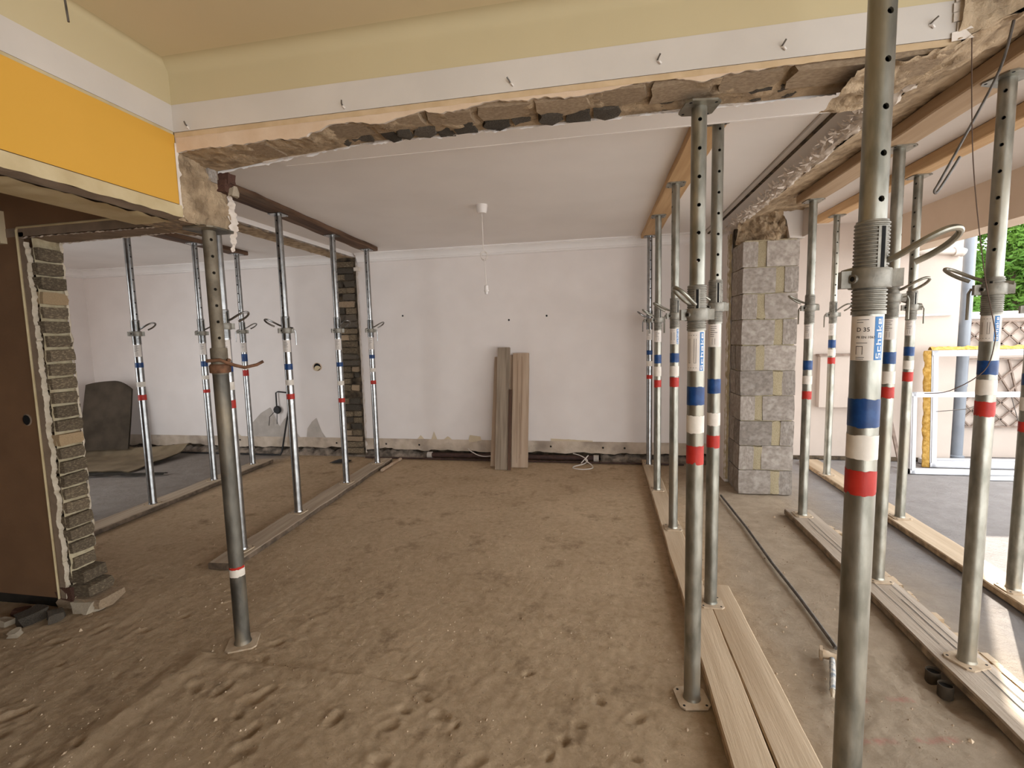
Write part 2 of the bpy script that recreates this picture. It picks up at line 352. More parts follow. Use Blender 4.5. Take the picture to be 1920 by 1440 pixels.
# ------------------------------------------------------------------ floor
PRINTS = [(-.25+.05*i, 1.5+.11*(i % 4)-.03*i, random.uniform(0, 3), .02+.012*random.random()) for i in range(16)]
PRINTS += [(random.uniform(-1.5, .3), random.uniform(1.1, 2.0), random.uniform(0, 3), .018+.02*random.random()) for i in range(26)]
PRINTS += [(random.uniform(-2.9, -1.4), random.uniform(1.2, 2.2), random.uniform(0, 3), .02+.02*random.random()) for i in range(20)]
def floor_h(x, y):
    near = max(0, min(1, (4.2-y)/2.2))
    h = .009*fb(x*1.1, y*1.1, 1.7, 2)*near + .0028*fb(x*5, y*5, 4.2)*(.25+near) + .0048*near*max(0, fb(x*16, y*15, 9.1, 4)) + .0024*near*fb(x*30, y*28, 3.3, 3)
    if x > 1.5: h *= max(.15, 1-(x-1.5)*1.2)
    # stump of the removed wall: a ragged shallow trough across the opening, and a pale ridge running towards the camera
    d = y-(1.86+.02*fb(x*4, 0, 3))
    if -2.2 < x < .2:
        k = min(1, (x+2.2)/.4, (.2-x)/.6); w = max(0, 1-abs(d)/.05); h -= .010*w*max(0, fb(x*3, 5, 2)+.3)*k
    if -1.95 < x < -.8 and -.2 < d < 0: h += .013*min(1, (x+1.95)/.1, (-.8-x)/.06)*min(1, -d/.012)*max(0, 1+d/.2)
    e = (x+1.95)-(y-1.4)*.06+.02*fb(y*6, 1, 8)
    if y < 1.9 and abs(e) < .09: h += .012*(1-abs(e)/.09)
    for px, py, a, s in PRINTS:
        dx, dy = x-px, y-py
        if abs(dx) < .12 and abs(dy) < .12:
            u, w = rot2(dx, dy, a); q = (u/s)**2+(w/(s*.6))**2*(1+.5*n3(x*40, y*40, a))
            if q < 7: h += -.014*math.exp(-q)+.004*math.exp(-(q-2.6)**2)
    r = math.hypot((x-1.40)*1.0, (y-2.2)*.7)
    if r < .20: h -= .045*max(0, 1-(r/.20)**2)*(.8+.4*fb(x*14, y*14, 6))
    return h-.006
def axis_lines(segs):
    out = [segs[0][0]]
    for a, b, st in segs:
        n = max(1, round((b-a)/st)); out += [a+(b-a)*(i+1)/n for i in range(n)]
    return out
xs = axis_lines([(-7.4, -4, .12), (-4, -3.2, .03), (-3.2, 1.7, .0135), (1.7, 2.6, .03), (2.6, 4, .1), (4, 14, 1)])
ys = axis_lines([(-3.2, .8, .25), (.8, 1.1, .03), (1.1, 2.6, .0125), (2.6, 4, .022), (4, 6.3, .06), (6.3, 16, 1)])
fl = MB(); nyl = len(ys)
for x in xs:
    for y in ys: fl.v.append((x, y, floor_h(x, y) if -4.2 < x < 4 and .7 < y < 5.9 else -.006))
for i in range(len(xs)-1):
    for j in range(nyl-1):
        a = i*nyl+j; fl.f.append((a, a+nyl, a+nyl+1, a+1))
# dashes in floor coordinates (x0, x1, skewed y0, y1)
DASHES = [(.98, 1.05, 1.855, 1.88), (1.13, 1.235, 1.855, 1.88), (.91, 1.055, 1.655, 1.68), (1.12, 1.27, 1.655, 1.68)]
FLOOR = struct(fl.obj('floor', floor_material(), recalc=False, angle=80), 'dusty trampled screed floor of the gutted rooms')

# ------------------------------------------------------------------ room shell
YB, ZC, ZN, ZT = 5.7, 2.588, 2.652, 2.665      # back wall, white ceiling, cream ceiling, terrace ceiling
XL = -7.24
# back wall: white above z .25, stripped plaster below, undercut at the floor
w = MB(); w.box(XL-.1, 1.25, YB, YB+.25, .235, 2.8); wall_back = struct(w.obj('wall_back', M['white_wall'], smooth=False), 'white papered back wall with stripped base')
def strip_fn(x0, x1, z0, z1, y, amp, bot=True):
    def f(u, v):
        x = x0+(x1-x0)*u; z = z0+(z1-z0)*v
        if bot and v < .2: z += .03*fb(x*5, 3.3, 1)
        return (x, y+amp*fb(x*9, z*9, 5), z)
    return f
b = MB().grid(strip_fn(XL, 1.25, .10, .24, YB-.008, .008), 190, 5); b.obj('stripped_base', M['base_plaster'], wall_back)
b = MB().box(XL, 1.25, YB+.10, YB+.14, -.02, .24); b.obj('undercut', M['dark_void'], wall_back, smooth=False)
for fx0, fx1 in ((XL, -2.2), (-.03, 1.2)):   # ragged mortar at the foot of the wall
    MB().grid(lambda u, v: (fx0+(fx1-fx0)*u, YB-.02+.10*v+.02*fb((fx0+(fx1-fx0)*u)*9, v*4, 2), -.01+(.085+.05*fb((fx0+(fx1-fx0)*u)*5, 2, 4)+.02*fb((fx0+(fx1-fx0)*u)*21, 5, 4))*(1-(1-v)**2)), int((fx1-fx0)*30), 5).obj('broken_mortar_foot', M['foot'], wall_back)
b = MB().grid(lambda u, v: (-.62+.5*u, YB-.004, .235+v*(.035-.018*u+.006*fb(u*8, 1, 1))), 14, 1); b.obj('torn_paper', M['paper'], wall_back)
b = MB().add([(-1.66, YB-.006, .20), (-1.48, YB-.02, .235), (-1.49, YB-.025, .285), (-1.63, YB-.012, .30)], [(0, 1, 2, 3)]); b.obj('torn_paper', M['paper'], wall_back)
for px, wd, hh in ((-2.28, .05, .05), (-2.1, .04, .10), (-1.92, .06, .04), (-4.95, .07, .05)):
    MB().add([(px-wd, YB-.005, .235), (px+wd, YB-.005, .235), (px+wd*.5, YB-.006, .24+hh*.5), (px, YB-.007, .24+hh), (px-wd*.5, YB-.006, .24+hh*.4)], [(0, 1, 2, 3, 4)]).obj('torn_paper', M['paper'], wall_back)
for px, pw, ph, pk in ((-4.45, .30, .40, .004), (-4.15, .16, .30, .007), (-3.75, .14, .26, .004)):
    MB().add([(px-pw, YB-pk, .24), (px+pw, YB-pk, .24), (px+pw*.6, YB-pk, .24+ph*.3), (px+pw*.15, YB-pk, .24+ph), (px-pw*.35, YB-pk, .24+ph*.8), (px-pw*.85, YB-pk, .24+ph*.45)], [(0, 1, 2, 3, 4, 5)]).obj('bare_patch', M['grey_plaster'], wall_back)
for px, pz in ((-2.45, 1.80), (-1.10, 1.707), (-.645, 1.743), (-4.9, .19), (-3.45, .17), (-2.75, .17), (-2.3, .165), (-1.3, .165), (.0, .17), (-.62, .175), (.25, .17)):
    MB().lathe([(.012, 0), (.009, .004)], 8).obj('plug_hole', M['hole'], wall_back).matrix_local = Matrix.Translation((px, YB-(.001 if pz > 1 else .016), pz)) @ Matrix.Rotation(PI/2, 4, 'X')
# opened wall box left of the brick stub
hx, hz = -3.67, 1.175
b = MB().grid(lambda u, v: (hx+(.052+.016*v)*math.cos(2*PI*u)+.006*n3(u*9, 1, 1), YB-.003-.003*v*0, hz+(.042+.014*v)*math.sin(2*PI*u)+.006*n3(1, u*9, 3)), 20, 1); b.obj('chipped_rim', M['peach'], wall_back)
MB().lathe([(.052, 0), (.05, .002)], 16).obj('wall_box', M['hole'], wall_back).matrix_local = Matrix.Translation((hx, YB-.001, hz)) @ Matrix.Rotation(PI/2, 4, 'X')
MB().lathe([(.04, 0), (.04, .006), (.034, .008)], 18).obj('hanging_cover', M['cream_plastic'], wall_back).matrix_local = Matrix.Translation((hx+.008, YB-.006, hz-.018)) @ Matrix.Rotation(PI/2+.5, 4, 'X') @ Matrix.Rotation(.3, 4, 'Y')

w = MB().box(XL-.2, XL, 2.3, YB+.2, 0, 2.8); struct(w.obj('wall_left', M['white_wall'], smooth=False), 'white end wall of the far left room')
# front wall of the far left room with a window opening (lights that room)
w = MB()
w.box(XL, -6.9, 2.2, 2.36, 0, 2.8).box(-5.05, -4.95, 2.2, 2.36, 0, 2.8).box(-6.9, -5.05, 2.2, 2.36, 0, .5).box(-6.9, -5.05, 2.2, 2.36, 2.3, 2.8)
struct(w.obj('wall_front', M['white_wall'], smooth=False), 'white front wall of the far left room')
# white ceiling, dropped soffit behind the lintel
w = MB().box(XL-.1, 1.12, 2.0, YB+.2, ZC, ZC+.2); struct(w.obj('ceiling', M['white_ceiling'], smooth=False), 'flat white ceiling of the big back room')
w = MB().box(-1.75, 1.10, 2.02, 2.54, 2.495, ZC); w.box(-1.75, 1.08, 2.54, 2.552, 2.492, 2.51)
struct(w.obj('trim_1', M['white_ceiling'], smooth=False), 'white soffit step behind the broken lintel')
# cornice on the back wall
prof = [(YB, ZC), (YB-.085, ZC), (YB-.085, ZC-.014), (YB-.07, ZC-.018), (YB-.07, ZC-.024), (YB-.05, ZC-.035), (YB-.034, ZC-.06), (YB-.03, ZC-.078), (YB-.03, ZC-.086), (YB-.022, ZC-.09), (YB-.022, ZC-.104), (YB-.006, ZC-.112), (YB, ZC-.115)]
struct(MB().prism([p for p in prof], 'x', -3.02, 1.2).obj('trim_2', M['white_ceiling']), 'white cornice along the back wall of the main room')
struct(MB().prism([p for p in prof], 'x', XL, -3.36).obj('trim_3', M['white_ceiling']), 'white cornice along the back wall of the far left room')
struct(MB().prism([(XL+(YB-q[0]), q[1]) for q in prof], 'y', 2.36, YB).obj('trim_4', M['white_ceiling']), 'white cornice on the far left wall')

# remains of the wall between the two back rooms: downstand under the ceiling + brick stub on the back wall
dn = thing('ceiling_downstand', 'broken brick-brown wall remnant hanging under white ceiling above the left prop row', 'wall remnant')
def zb(x, y): return 2.535+.008*fb(x*9, y*9, 2)
MB().box(-3.32, -3.30, 2.36, YB, 2.545, ZC).box(-3.07, -3.05, 2.36, YB, 2.545, ZC).obj('plaster_side', M['white_ceiling'], dn, smooth=False)
MB().grid(lambda u, v: (-3.30+.235*v, 2.36+3.34*u, 2.532+.010*fb(u*26, v*4, 2)+.012*math.sin(v*PI)), 110, 8).obj('broken_core', M['mortar'], dn)
for sx_ in (-3.305, -3.062):
    MB().grid(lambda u, v: (sx_+(v-.5)*(.035+.02*fb(u*30, sx_, 7)), 2.36+3.34*u, 2.537+.012*fb(u*60, 4, sx_)), 150, 2).obj('ragged_plaster_lip', M['plaster_edge'], dn)
stub = thing('wall_stub', 'narrow column of dark broken bricks on the back wall where a partition was torn out', 'brick stub', (-3.19, YB, 0))
MB().grid(lambda u, v: (-.15+.30*u, -.020+.010*fb(u*3, v*20, 6), .02+2.52*v), 5, 60).obj('mortar_bed', M['dark_void'], stub)
zz = .05
while zz < 2.5:
    h = random.uniform(.062, .075)
    if random.random() < .45: parts = [(0, .25)]
    else:
        k = random.uniform(-.04, .04); parts = [(-.065+k/2, .12+k), (.065+k/2, .115-k)]
    for cx, wd in parts:
        if random.random() < .08: continue
        brick(random.choice(('brick_grey', 'brick_grey', 'brick_dark', 'brick_dark', 'brick_mud')), (cx+random.uniform(-.008, .008), -.012+random.uniform(-.02, .014), zz+h/2), (wd, .08, h), stub)
    zz += h+.014
for sd in (-1, 1):
    MB().grid(lambda u, v: (sd*(.135+.02*fb(u*26, sd, 3)+(.03+.012*fb(u*30, sd, 9))*v), -.006-.004*(1-v), .05+2.4*u), 110, 1).obj('ragged_plaster_edge', M['plaster_edge'], stub)
MB().box(.125, .20, -.03, .0, 2.375, 2.42).obj('plaster_chunk', M['plaster_edge'], stub, smooth=False)

# ------------------------------------------------------------------ lintel wall between the near room and the white room
YN, YF = 1.8, 2.02
lint = struct(thing('wall_right', 'painted lintel over the opening with torn plaster and bare masonry underneath', None))
def jag(x, s): return .016*fb(x*5, s, 1)+.010*fb(x*19, s, 2)
X0, X1 = -1.75, 1.09
def edge_near(x):                     # lower plaster edge of the near face
    K = ((-1.8, 2.306), (-1.6, 2.311), (-1.18, 2.309), (-1.02, 2.345), (-.82, 2.325), (-.68, 2.35), (-.56, 2.34), (-.40, 2.36), (-.24, 2.352), (-.07, 2.342), (.13, 2.363), (.20, 2.369), (.34, 2.342), (.38, 2.344), (.42, 2.36), (.64, 2.366), (1.2, 2.365))
    for (a, za), (b_, zb2) in zip(K, K[1:]):
        if x <= b_: t = (x-a)/(b_-a); t = t*t*(3-2*t); return za+(zb2-za)*t+jag(x, 3.7)*.35+.008*fb(x*28, 4, 9)
    return 2.365
nx = 240
MB().grid(lambda u, v: (X0+(X1-X0)*u, YN, 2.383+(2.491-2.383)*v), 40, 1).obj('white_band', M['band_white'], lint, smooth=False)
MB().grid(lambda u, v: (X0+(X1-X0)*u, YN+.003, 2.362+.021*v+.0025*fb(u*60, v, 3)*(1-v)), 160, 1).obj('tan_stripe', M['tan_band'], lint)
MB().grid(lambda u, v: (X0+(X1-X0)*u, YN+.004, (edge_near(X0+(X1-X0)*u))*(1-v)+2.364*v), nx, 1).obj('peach_plaster', M['peach'], lint)
# broken thickness of the plaster: thin pale lip running back into the masonry
MB().grid(lambda u, v: (X0+(X1-X0)*u, YN+.004+.016*v+.004*fb(u*90, v, 2)*v, edge_near(X0+(X1-X0)*u)+.004*v), nx, 1).obj('plaster_lip', M['plaster_edge'], lint)
def edge_far(x): k = max(0, min(1, (x+1.75)/.7)); return 2.292+.058*k
def under(x, v):                      # rough underside
    z0 = edge_near(x)+.004; zf = edge_far(x)+.008*fb(x*3, 8, 1)
    z = z0+(zf-z0)*min(1, v*1.25)
    return z+(.012*fb(x*6, v*2.2, 5)+.007*fb(x*22, v*7, 6))*math.sin(min(1, v*1.05)*PI)
MB().grid(lambda u, v: (X0-.02+(X1+.04-X0)*u, YN+.016+(YF-YN-.02)*v, under(X0+(X1-X0)*u, v)), 260, 16).obj('mortar_underside', M['mortar'], lint)
MB().box(X0-.3, X1, YN+.02, YF, 2.375, 2.9).obj('masonry_core', M['mortar'], lint, smooth=False)
# hollow bricks showing along the underside, each its own piece
x = -1.12
while x < .62:
    wd = random.uniform(.19, .26); zc = (edge_near(x+wd/2)+edge_far(x+wd/2))/2+.026
    brick('brick_mud', (x+wd/2, 1.872+random.uniform(-.008, .008), zc+random.uniform(-.006, .004)), (wd-.014, .11, .055), lint)
    q = x
    while q < x+wd-.03:
        sw = random.uniform(.06, .12)
        if random.random() < .72: brick('brick_dark', (q+sw/2, 1.965+random.uniform(-.012, .012), zc+.001+random.uniform(-.006, .006)), (sw-.008, .085, .065), lint)
        q += sw
    x += wd+.006
for cx, cy, cz, sx_, sy_, sz_ in ((.75, 1.87, 2.38, .25, .12, .07), (.98, 1.88, 2.38, .2, .14, .07), (-1.5, 1.9, 2.345, .3, .15, .06)):
    brick('brick_mud', (cx, cy, cz), (sx_, sy_, sz_), lint)
# white plaster crumbling along the far edge
MB().grid(lambda u, v: (X0+.25+(X1-.75-X0)*u, YF-.012+.018*v, (edge_far(X0+.25+(X1-.75-X0)*u)-.006+.010*fb(u*34, 2, 7)+.006*fb(u*140, 2, 3))*(1-v)+2.37*v), 300, 1).obj('far_plaster_edge', M['plaster_edge'], lint)
MB().grid(lambda u, v: (X0+(X1-.25-X0)*u, YF+.006, (edge_far(X0+(X1-.25-X0)*u)-.004+.010*fb(u*34, 2, 7)+.006*fb(u*140, 2, 3))*(1-v)+2.6*v), 300, 1).obj('far_plaster_face', M['white_ceiling'], lint)
for px, pz, ax in ((-.98, 2.405, .5), (-.32, 2.412, -.7), (.19, 2.425, .6), (.58, 2.42, .5), (1.0, 2.43, 1.2), (-1.68, 2.40, .3)):
    nl = MB().tube([(0, 0, 0), (math.sin(ax)*.004, -.012, .004), (math.sin(ax)*.014, -.02, .012)], .0028, 6).obj('wall_nail', M['wire'], lint, ); nl.location = (px, YN, pz)
    MB().tube([(0, .0, 0), (.006, -.006, -.006), (.012, -.004, -.012)], .004, 6).obj('wall_plug', M['white_plastic'], lint).location = (px, YN, pz)
# rough concrete mass where the lintel met the removed side wall
def lump(u, v):
    a = v*1.25; x = .80+.62*u; z0 = 2.315+.20*max(0, u-.18)**1.15*1.3
    y = YN-.01+.28*v; z = z0-.02*v+.03*math.sin(v*PI)*.4
    k = .024*fb(x*6, y*6, 2)+.014*fb(x*17, y*17, 5)
    return (x, y, z+k)
MB().grid(lump, 70, 34).obj('concrete_underside', M['mortar'], lint)
def lumpface(u, v):
    x = 1.075+.38*u; z0 = 2.315+.20*max(0, (x-.80)/.62-.18)**1.15*1.3; z = z0+(2.76-z0)*v
    return (x, YN-.012+.03*fb(x*7, z*7, 1)+.012*fb(x*21, z*21, 4)-.02*math.sin(PI*v), z)
MB().grid(lumpface, 40, 22).obj('concrete_face', M['mortar'], lint)
for i in range(5):
    x = 1.085+.03*random.random(); z = 2.37+.028*i
    MB().add([(x-.03, YN-.006, z), (x+.012+.02*random.random(), YN-.008, z+.004), (x+.015*random.random(), YN-.009, z+.03), (x-.03, YN-.006, z+.026)], [(0, 1, 2, 3)]).obj('paint_flake', M['plaster_edge'], lint)

# remains of the side wall towards the terrace: cove, ragged plaster and concrete underside
side = struct(thing('wall_right', 'stump of the removed terrace wall under the ceiling with a grey cove', None))
def cove(u, v):
    y = 2.03+(YB-2.03)*u; a = v*PI/2
    return (1.095+.105*math.sin(a)**1.4+.0, y, ZC-.008-.11*(1-math.cos(a))-.0)
MB().grid(cove, 30, 10).obj('cove', noise_mat('grey_white_cove', (.62, .58, .54), (.66, .62, .58), 4, .8, .05, 60), side)
MB().box(1.088, 1.097, 2.03, YB, ZC-.009, ZC).obj('cove_bead', noise_mat('grey_bead', (.40, .37, .345), (.44, .41, .38), 4, .8), side, smooth=False)
def ragz(y): return 2.462+.018*fb(y*4, 1, 3)+.014*fb(y*15, 2, 1)
MB().grid(lambda u, v: (1.19+.05*v+.012*fb(u*70, v*3, 2), 2.03+3.6*u, ragz(2.03+3.6*u)+.025*(1-v)-.012*math.sin(PI*v)+.012*fb(u*90, v*4, 4)*v), 240, 6).obj('ragged_plaster', M['plaster_edge'], side)
fr = MB()
for i in range(460):   # torn paper and plaster fringe curling off the edge
    y = random.uniform(2.4, 5.2); x = 1.165+random.uniform(-.01, .04); z = ragz(y)+random.uniform(-.012, .04); a = random.uniform(-1.2, 1.2); l = random.uniform(.015, .05)
    d = Vector((-.5*abs(math.cos(a)), math.sin(a), random.uniform(-.3, .8))).normalized()*l; s = Vector((random.uniform(-.3, .3), 1, random.uniform(-.4, .4))).normalized()*l*.3
    p = Vector((x, y, z)); fr.add([p-s, p+s, p+d*.6+s*.6+Vector((-.004, 0, 0)), p+d], [(0, 1, 2), (0, 2, 3)])
o = fr.obj('torn_fringe', M['plaster_edge'], side); o['kind'] = 'stuff'
def conc(u, v):
    y = 1.9+3.8*u; x = 1.235+.47*v
    return (x, y, 2.462+.06*min(1, v*2.2)+.012*fb(x*8, y*5, 3)+.008*fb(x*25, y*20, 8))
MB().grid(conc, 160, 22).obj('concrete_underside', M['mortar'], side)
MB().box(1.125, 1.70, -3, YB+.2, 2.56, 2.8).obj('concrete_core', M['dark_void'], side, smooth=False)  # shadow under the slab put into the colour as dark brown

# left end: yellow wall over the hall opening, with bare masonry at its end
yw = struct(thing('wall_left', 'yellow painted wall piece above the hall opening', None))
XW = -1.75
MB().grid(lambda u, v: (XW, -3+4.8*u, 2.385+(2.4908-2.385)*v), 10, 1, flip=True).obj('white_band', M['band_white'], yw, smooth=False)
MB().grid(lambda u, v: (XW-.002, -3+4.8*u, 2.370+.015*v), 10, 1, flip=True).obj('tan_stripe', M['cream_trim'], yw, smooth=False)
MB().grid(lambda u, v: (XW+.002, -3+4.8*u, 2.092+(2.372-2.092)*v), 10, 1, flip=True).obj('yellow_face', M['yellow'], yw, smooth=False)
MB().grid(lambda u, v: (XW+.012-.0*v, -3+4.8*u, 2.038+.005*fb(u*60, 1, 2)*(1-v)+.048*v), 200, 1, flip=True).obj('cream_edging', M['cream_trim'], yw)
MB().grid(lambda u, v: (XW+.012-.014*v, -3+4.8*u, 2.086+.003*v), 10, 1).obj('edging_top', M['cream_trim'], yw)
MB().grid(lambda u, v: (XW+.012-.06*v, -3+4.8*u, 2.038-.008*v+.003*fb(u*60, v*3, 2)), 200, 4).obj('dark_gap', M['brown_grey'], yw)
MB().grid(lambda u, v: (XW-.04-.19*v, -3+4.8*u, 2.024+.012*fb(u*80, v*3, 4)*(1-v)), 240, 5).obj('white_edge_underside', M['cream_trim'], yw)
MB().box(XW-.24, XW-.004, -3, 1.8, 2.04, 2.9).obj('masonry_core', M['brown_wall'], yw, smooth=False)
# bare wall end
def wend(u, v):
    y = 1.80+.28*u; z = 2.03+.30*v
    return (XW-.012+.012*fb(y*9, z*9, 3)+.010*fb(y*34, z*34, 5)+.012*math.sin(PI*v), y, z-.0)
MB().grid(wend, 26, 28).obj('bare_masonry', M['mortar'], yw)
MB().box(XW-.24, XW-.02, 1.8, 2.08, 2.035, 2.6).obj('masonry_core', M['mortar'], yw, smooth=False)
MB().grid(lambda u, v: (XW-.22+.215*v, 1.8+.30*u, 2.035+.010*fb(u*8, v*8, 3)), 14, 12).obj('masonry_underside', M['brown_grey'], yw)
MB().grid(lambda u, v: (XW+.004, 1.795+(.012+.02*max(0, fb(u*9, 1, 5)))*v, 2.04+.30*u), 50, 1).obj('broken_paint_edge', M['plaster_edge'], yw)
MB().grid(lambda u, v: (XW+.004+.012*fb(u*8, 2, 1), 2.07+(.008+(.075*(1-u)*u*2.2+.03*abs(fb(u*9, 2, 2))))*v+.012*fb(u*14, v*3, 4), 1.94+.30*u), 60, 5).obj('ragged_plaster', M['plaster_edge'], yw)
hb = brick('rust_clay', (XW+.0, 2.055, 2.235), (.065, .06, .055), yw, 'clay_fragment'); hb['label'] = 'rust-brown broken clay pipe end'
brick('rust_clay', (XW+.012, 2.065, 2.275), (.05, .05, .05), yw, 'clay_fragment'); brick('stone', (XW+.04, 2.07, 2.215), (.03, .04, .04), yw, 'clay_fragment')
brick('block', (XW-.01, 1.99, 2.27), (.03, .05, .06), yw, 'concrete_piece')

# near ceiling, hidden shell of the near room and the hall
w = MB().box(-1.76, 1.13, -3.2, YN+.02, ZN, ZN+.2); cc = struct(w.obj('ceiling', noise_mat('cream_paint_lit', (.60, .50, .315), (.64, .535, .34), 1.2, .8, .03, 60), smooth=False), 'cream painted ceiling of the near room')  # same cream as the wall, lightened in colour for missing bounce light
def q_(v, r=.022): a = max(0, (v-.5)*2)*PI/2; return (r*(1-math.cos(a)), 2.4908+(ZN-r-2.4908)*min(1, v*2)+r*math.sin(a))
MB().grid(lambda u, v: (XW+q_(v)[0], -3.1+4.9*u, q_(v)[1]), 4, 24, flip=True).obj('coved_edge', M['cream'], cc)
MB().grid(lambda u, v: (X0+2.85*u, YN-q_(v, .05)[0], q_(v, .05)[1]), 4, 24).obj('coved_edge', M['cream'], cc)
w = MB().box(-5, .6, -3.3, -3.1, 0, 2.9).box(.6, 3.3, -3.3, -3.1, 2.45, 2.9); struct(w.obj('wall_rear', M['white_wall'], smooth=False))   # unseen; the wide opening behind the camera is added for fill light
w = MB().box(-5.1, -1.9, -3.2, 2.12, 2.48, 2.7); struct(w.obj('ceiling', M['brown_grey'], smooth=False), 'dim ceiling of the hall')
w = MB().box(-5.1, -4.95, -3.2, 2.3, 0, 2.7); struct(w.obj('wall_left', M['brown_wall'], smooth=False))

# hall end wall: brown, with a wide opening whose left jamb shows its bricks
YH = 2.10; XJ = -2.985
hall = struct(thing('wall_front', 'brown hall wall with a torn-open brick jamb', None))
MB().box(-5, XJ-.075, YH, YH+.05, .07, 2.5).box(-5, XJ-.10, YH+.05, 2.22, 0, 2.5).box(-5, XJ-.09, 2.22, 2.255, .3, 2.6).box(-3.1, -1.98, YH+.06, 2.24, 2.13, 2.6).obj('brown_face', M['brown_wall'], hall, smooth=False)
MB().box(XJ-.075, -1.9, YH, YH+.06, 2.145, 2.5).obj('brown_face', M['brown_wall'], hall, smooth=False)
MB().box(-5, XJ-.02, YH+.03, YH+.06, -.01, .072).obj('base_gap_shade', M['near_black'], hall, smooth=False)  # recess shadow under the hall wall, put in as a near-black box
# bare strip between bead and broken edge, header strip, jagged plaster
def jx(z): return XJ-.035+.013*fb(z*7, 1, 2)+.009*fb(z*22, 3, 1)+.004*fb(z*70, 3, 1)
MB().grid(lambda u, v: (XJ-.078+(jx(.07+2.05*u)-XJ+.078)*v, YH-.002, .07+2.05*u), 150, 1).obj('bare_strip', M['brown_grey'], hall)
MB().grid(lambda u, v: (jx(.07+2.0*u)+(.004+.022*abs(fb(u*30, 2, 2)))*v, YH-.004+.022*v, .07+2.0*u), 260, 2).obj('broken_plaster_edge', M['jamb_plaster'], hall)
MB().grid(lambda u, v: (XJ+.006+.012*fb(u*30, v, 6), 2.238+(.012+.008*fb(u*34, 7, 2))*v, .33+1.76*u), 150, 2).obj('broken_plaster_edge', M['jamb_plaster'], hall)
MB().grid(lambda u, v: (-3.145+1.2*u, YH-.002, 2.098+.045*v+.004*fb(u*30, 1, 1)*(1-v)), 90, 1).obj('header_strip', M['brown_grey'], hall)
MB().grid(lambda u, v: (-3.05+1.1*u, YH+.0+.15*v, 2.092+.005*fb(u*9, v*3, 4)-.006*v+.02*u*v), 70, 8).obj('header_underside', M['brown_grey'], hall)
MB().grid(lambda u, v: (-3.04+1.08*u, YH-.006+.012*v, 2.092+.007*fb(u*40, v, 9)), 120, 1).obj('header_plaster_lip', M['plaster_edge'], hall)
MB().grid(lambda u, v: (-3.06+1.1*u, 2.245+.015*v, 2.084+.02*u+.006*fb(u*40, v, 9)), 120, 1).obj('header_plaster_lip', M['plaster_edge'], hall)
MB().tube([(XJ-.088, YH-.006, .07), (XJ-.08, YH-.008, 1.2), (XJ-.078, YH-.006, 2.13), (XJ-.07, YH-.006, 2.143), (-2.6, YH-.006, 2.146), (-2.1, YH-.006, 2.15)], .006, 6).obj('plaster_bead', M['cream_trim'], hall)
MB().grid(lambda u, v: (XJ-.012+.010*fb(u*40, v*4, 3), YH+.016+.135*v, -.01+2.11*u), 90, 8).obj('mortar_bed', M['mortar_pale'], hall)
zz = .33; k = 0
while zz < 2.05:
    key = 'brick_tan' if k in (8, 18) else 'brick_grey'
    brick(key, (XJ-.05+random.uniform(-.006, .006), 2.183+random.uniform(-.004, .004), zz+.031), (.125, .13, .064), hall); zz += .0785; k += 1
for i, (dx, ey) in enumerate(((.16, .20), (.10, .2), (.06, .19), (-.0, .17))):
    brick(('brick_mud', 'brick_grey', 'brick_grey', 'brick_grey')[i], (XJ-.06+dx/2, 2.185, .035+i*.078), (.13+dx, ey*.72, .064), hall)
brick('stone', (XJ+.06, 2.17, .02), (.12, .16, .07), hall, 'mortar_lump'); brick('rust_clay', (XJ-.06, 2.12, .10), (.12, .05, .08), hall, 'broken_brick')
MB().lathe([(.03, 0), (.026, .003), (.018, .0035)], 16).obj('switch_hole', M['hole'], hall).matrix_local = Matrix.Translation((-3.155, YH-.0, 1.107)) @ Matrix.Rotation(PI/2, 4, 'X')
MB().lathe([(.034, 0), (.028, .004)], 16, cap=False).obj('hole_rim', M['brown_grey'], hall).matrix_local = Matrix.Translation((-3.155, YH, 1.107)) @ Matrix.Rotation(PI/2, 4, 'X')
# small cream box high on the hall wall
bx = thing('junction_box', 'small cream electrical box with a black socket high on brown hall wall', 'electrical box', (-3.185, YH, 2.15))
MB().box(-.06, .045, -.03, 0, -.085, .085).obj('housing', M['cream_plastic'], bx, smooth=False); MB().box(.005, .035, -.034, -.028, .0, .05).obj('socket', M['black_plastic'], bx, smooth=False)

# ------------------------------------------------------------------ pier of concrete blocks at the terrace side
pier = thing('block_pier', 'pier of grey concrete blocks with thick pale mortar beside the right prop row', 'pier')
PX0, PX1, PY = 1.232, 1.69, 4.65
MB().box(PX0+.015, PX1-.015, PY+.02, 5.02, 0, 2.30).obj('mortar_bed', M['mortar_pale'], pier, smooth=False)
ch = 2.29/10
for i in range(10):
    z0 = i*ch; zc = z0+ch/2; hh = ch-.006; dpt = .19
    if i % 2 == 0: j0, j1 = PX0+.275, PX0+.345
    else: j0, j1 = PX0+.125, PX0+.19
    g = .004
    brick('block', ((PX0+j0)/2, PY+dpt/2+random.uniform(-g, g), zc), (j0-PX0, dpt, hh), pier, 'concrete_block')
    brick('block', ((PX1+j1)/2, PY+dpt/2+random.uniform(-g, g), zc), (PX1-j1, dpt, hh), pier, 'concrete_block')
    brick('mortar_pale', ((j0+j1)/2, PY+.05+random.uniform(-.006, .004), zc), (j1-j0+.01, .09, ch-.004), pier, 'mortar_joint')
    brick('block', (PX0+.12, PY+dpt+.09, zc), (.24, .175, hh), pier, 'concrete_block')
